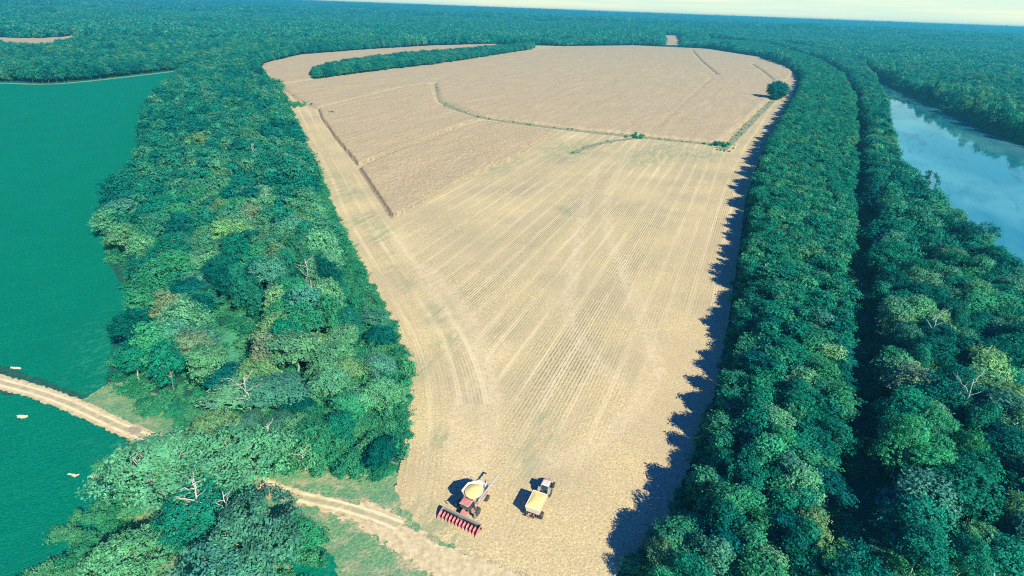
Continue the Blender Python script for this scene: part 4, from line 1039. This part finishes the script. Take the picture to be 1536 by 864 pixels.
# corn head
W2 = 4.45
hx = 3.9
m = MB(); m.box(hx, hx + .12, -W2, W2, .35, 1.15); m.tube([(hx + .02, -W2, 1.2), (hx + .02, W2, 1.2)], .11, 8); m.box(hx + .12, hx + 1.0, -W2, W2, .25, .32)
for k in range(9): m.box(hx - .16, hx, -W2 + k * (2 * W2 / 8) - .06, -W2 + k * (2 * W2 / 8) + .06, .4, 1.1)
m.build('corn_head_frame', M['grey'], cmb)
m = MB(); m.tube([(hx + .5, -W2 + .1, .62), (hx + .5, W2 - .1, .62)], .13, 8)
for k in range(62):
    y = -W2 + .2 + k * .148
    if abs(y) > .6: m.tube([(hx + .5, y, .62), (hx + .5, y + .015, .62)], .25, 10)
m.build('cross_auger', M['dark'], cmb)
NR = 11
def snout(y, w):
    m_ = MB(); rings = []
    for (x, ww, zb, zt_) in ((hx + .85, w * .96, .35, .98), (hx + 1.25, w, .28, .95), (hx + 1.6, w * .80, .20, .78), (hx + 1.9, w * .42, .12, .46), (hx + 2.12, w * .08, .06, .16)):
        rings.append([(x, y + ww * .5 * math.cos(t), zb + (zt_ - zb) * math.sin(t)) for t in np.linspace(0, math.pi, 9)])
    m_.loft(rings); return m_
for k in range(NR + 1):
    y = -W2 + .05 + k * (2 * W2 - .1) / NR
    snout(y, .50).build('snout', M['red'], cmb, True)
m = MB()
for k in range(NR):
    y = -W2 + .05 + (k + .5) * (2 * W2 - .1) / NR
    for d in (-.09, .09): m.box(hx + .9, hx + 1.75, y + d - .05, y + d + .05, .26, .34)
    m.box(hx + .75, hx + .95, y - .14, y + .14, .26, .55)
m.build('row_unit', M['dark'], cmb)
for sg in (-1, 1):
    m = MB(); y0 = sg * W2; m.loft([[(hx - .05, y, .2), (hx + 1.3, y, .15), (hx + 2.5, y, .1), (hx + 1.8, y, .7), (hx + .9, y, 1.15), (hx - .05, y, 1.3)] for y in (y0, y0 + .07 * sg)]); m.build('end_divider', M['pinkred'], cmb)

# ---- tractor and grain cart: heading away from the camera
HT = math.radians(68.0); ct, st = math.cos(HT), math.sin(HT)
WX, WY = 6.6, 84.2
def fwd(x, d, off=0): return (x[0] + ct * d - st * off, x[1] + st * d + ct * off)
WP = (WX, WY)
cart = root_at('grain_cart', WP[0], WP[1], HT, 'pale grain cart heaped with yellow corn hitched behind the tractor', 'grain cart')
L2, W3 = 2.35, 1.6
m = MB(); zb, zt2 = 1.55, 2.85
ro = [(-L2, -W3), (L2, -W3), (L2, W3), (-L2, W3)]
m.loft([[(x * .93, y * .86, zb) for x, y in ro], [(x, y, zt2) for x, y in ro], [(x * .965, y * .955, zt2) for x, y in ro], [(x * .90, y * .84, zb + .05) for x, y in ro]], cap=False)
m.loft([[(x * .45, y * .45, .75) for x, y in ro], [(x * .93, y * .86, zb + .01) for x, y in ro]])
m.build('box', M['roofw'], cart)
m = MB()
for (a, b) in zip(ro, ro[1:] + ro[:1]): m.tube([(*a, zt2 + .02), (*b, zt2 + .02)], .06, 6)
m.build('top_rail', M['steel'], cart)
m = MB()
for xx in (-1.55, -.75, 0, .75, 1.55):
    for sg in (-1, 1): m.tube([(xx * .95, sg * W3 * .90, zb + .02), (xx, sg * (W3 + .03), zt2)], .045, 5)
m.build('side_rib', M['dustred'], cart)
hp = []
for (a, b) in zip(ro, ro[1:] + ro[:1]):
    for q in range(10): t = q / 10; hp.append(((a[0] + (b[0] - a[0]) * t) * .965, (a[1] + (b[1] - a[1]) * t) * .96))
heap(hp, 2.84, .36, (.2, 0), seed=8).build('corn_heap', M['kern'], cart, True)
m = MB()
for sg in (-1, 1): m.box(-2.6, 2.2, sg * .55 - .07, sg * .55 + .07, .62, .80)
m.box(-1.35, -1.15, -1.5, 1.5, .60, .76); m.box(-2.65, -2.5, -1.2, 1.2, .7, .95); m.loft([[(2.2, -.6, .62), (2.2, .6, .62), (2.2, .6, .78), (2.2, -.6, .78)], [(3.75, -.07, .55), (3.75, .07, .55), (3.75, .07, .68), (3.75, -.07, .68)]])
m.build('chassis', M['dustred'], cart)
m = MB(); m.tube([(-1.2, 0, .85), (-2.0, -.5, .95), (-2.55, -1.0, 1.2)], .16, 10); m.box(-2.75, -2.5, -.55, .35, .9, 1.35, bev=.04); m.build('discharge_chute', M['dark'], cart)
wheel(cart, -1.3, 1.62, .78, .55, 18); wheel(cart, -1.3, -1.62, .78, .55, 18)
for sg in (-1, 1):
    m = MB(); m.box(-2.72, -2.66, sg * 1.05 - .1, sg * 1.05 + .1, .78, .9); m.build('tail_lamp', M['red'], cart)

TP = fwd(WP, 5.75)
trc = root_at('tractor', TP[0], TP[1], HT, 'small red tractor with pale cab roof hitched to the grain cart', 'tractor')
m = MB(); m.loft([[(.35, -.42, 1.0), (.35, .42, 1.0), (.35, .42, 1.85), (.35, -.42, 1.85)], [(1.9, -.38, 1.0), (1.9, .38, 1.0), (1.9, .38, 1.72), (1.9, -.38, 1.72)], [(2.35, -.32, .95), (2.35, .32, .95), (2.35, .32, 1.52), (2.35, -.32, 1.52)]]); m.build('hood', M['dustred'], trc)
m = MB(); m.box(2.34, 2.42, -.28, .28, 1.0, 1.45); m.box(-1.3, 1.9, -.3, .3, .6, 1.0); m.build('grille', M['dark'], trc)
m = MB(); m.loft([[(-1.05, -.72, 1.25), (.35, -.62, 1.25), (.35, .62, 1.25), (-1.05, .72, 1.25)], [(-1.2, -.8, 1.9), (.42, -.7, 1.9), (.42, .7, 1.9), (-1.2, .8, 1.9)], [(-1.05, -.75, 2.62), (.25, -.66, 2.62), (.25, .66, 2.62), (-1.05, .75, 2.62)]]); m.build('cab_glass', M['glass'], trc)
m = MB()
for sg in (-1, 1): m.tube([(-1.07, sg * .74, 1.3), (-1.2, sg * .8, 1.9), (-1.07, sg * .76, 2.64)], .05, 5); m.tube([(.36, sg * .64, 1.3), (.42, sg * .7, 1.9), (.26, sg * .67, 2.64)], .05, 5)
m.build('cab_pillar', M['roofw'], trc)
m = MB(); m.box(-1.2, .5, -.86, .86, 2.64, 2.86, taper=(.12, .12), bev=.10); m.build('cab_roof', M['roofw'], trc)
m = MB(); m.tube([(1.0, .47, 1.7), (1.0, .47, 2.6), (.95, .5, 2.72)], .05, 8); m.build('exhaust', M['dark'], trc)
for sg in (-1, 1):
    m = MB(); m.loft([[(-.75 - .95 * math.cos(t) * s_, y, .86 + .98 * math.sin(t) * s_) for t in np.linspace(.35, 2.6, 9) for s_ in (1,)] + [(-.75 - .90 * math.cos(t), y, .86 + .93 * math.sin(t)) for t in np.linspace(2.6, .35, 9)] for y in (sg * .82, sg * 1.36)]); m.build('fender', M['grey'], trc)
    m = MB(); m.box(2.30, 2.38, sg * .22 - .09, sg * .22 + .09, 1.3, 1.44); m.build('headlight', M['rim'], trc)
    m = MB(); m.tube([(.3, sg * .7, 2.4), (.4, sg * 1.3, 2.4), (.4, sg * 1.3, 2.0)], .025, 5); m.box(.36, .44, min(sg * 1.2, sg * 1.42), max(sg * 1.2, sg * 1.42), 1.95, 2.35); m.build('mirror', M['dark'], trc)
wheel(trc, -.75, 1.22, .90, .52, 20); wheel(trc, -.75, -1.22, .90, .52, 20); wheel(trc, 1.75, 1.12, .66, .40, 18); wheel(trc, 1.75, -1.12, .66, .40, 18)
m = MB(); m.box(-.9, -.6, -1.1, 1.1, .78, .98); m.box(1.68, 1.84, -1.0, 1.0, .55, .7); m.tube([(-1.2, 0, .6), (-1.85, 0, .62)], .08, 6); m.tube([(-1.1, .4, .8), (-1.75, .42, .7)], .045, 5); m.tube([(-1.1, -.4, .8), (-1.75, -.42, .7)], .045, 5); m.build('drawbar', M['grey'], trc)

# ------------------------------------------------------------------ dead trees
def dead_tree(px_, py_, H, R, label, seed, z=None, name='dead_tree', lean=(0, 0), r0=.3, nl=9):
    x, y = G(px_, py_, z if z is not None else H * .5); rnd = random.Random(seed)
    segs = []; top = Vector((lean[0], lean[1], H)); segs += branch((0, 0, -.2), top, r0, .08, rnd, 7, .03)
    for k in range(nl):
        t = .35 + .6 * (k + .5) / nl; p0 = top * t; a = k * 2.4 + rnd.uniform(-.4, .4); l = R * rnd.uniform(.6, 1.1) * (1.25 - t * .6)
        p1 = p0 + Vector((math.cos(a) * l, math.sin(a) * l, l * rnd.uniform(.5, 1.1)))
        segs += branch(p0, p1, r0 * .42, r0 * .14, rnd, 4, .09)
        for q in range(4):
            b0 = p0.lerp(p1, rnd.uniform(.35, 1)); a2 = a + rnd.uniform(-1.2, 1.2); l2 = l * rnd.uniform(.25, .55)
            segs += branch(b0, b0 + Vector((math.cos(a2) * l2, math.sin(a2) * l2, l2 * rnd.uniform(.2, 1))), r0 * .13, r0 * .05, rnd, 2, .1)
    V, Fc = tubes(segs, 5); root = link(name, mesh_from(name, V, Fc, [M['deadwood']])); root.location = (x, y, 0)
    return tag(root, label, 'dead tree')
for k, a in enumerate([
    (462, 425, 17, 4.5, 'bleached dead tree with forked white branches in the right part of the left wood'),
    (470, 455, 16, 2.0, 'tall bare white trunk just below the forked dead tree in the left wood'),
    (382, 237, 18, 1.6, 'white dead trunk catching the sun in the far part of the left wood'),
    (402, 310, 17, 2.0, 'slim dead tree right of the thin greyish tree in the left wood'),
    (372, 600, 13, 4.5, 'grey dead tree with curled bare branches near the grassy verge'),
    (405, 660, 9, 2.2, 'small dead tree by the bend of the dirt track'),
    (455, 690, 6, 2.5, 'low tangle of dead grey branches in the bright thicket'),
    (300, 765, 15, 3.4, 'white dead tree standing among the big pale trees'),
    (1440, 612, 17, 4.2, 'fallen-looking dead tree with pale branches in the riverside wood'),
    (1395, 505, 17, 3.2, 'thin grey dead tree in the middle of the riverside wood'),
    (1142, 420, 13, 1.8, 'slim grey snag among the right tree strip'),
    (345, 780, 14, 2.6, 'bare white limb poking up beside the grey-green spreading tree')]):
    dead_tree(*a, seed=50 + k, r0=.34 if k in (2, 7) else .20)

# ------------------------------------------------------------------ air
bmh = MB(); bmh.box(-14000, 14000, -900, 12000, -15, CAM_H + 5)
s = NT('air'); _v = s.n('ShaderNodeVolumePrincipled'); _v.inputs['Color'].default_value = (0.08, 0.62, 0.88, 1); _v.inputs['Density'].default_value = 1.9e-4; _v.inputs['Anisotropy'].default_value = 0.2
s.l(_v.outputs[0], s.out.inputs['Volume'])
hz = bmh.build('haze', s.m, None); tag(hz, label='thin bluish air fading the far forest towards the horizon', kind='stuff')
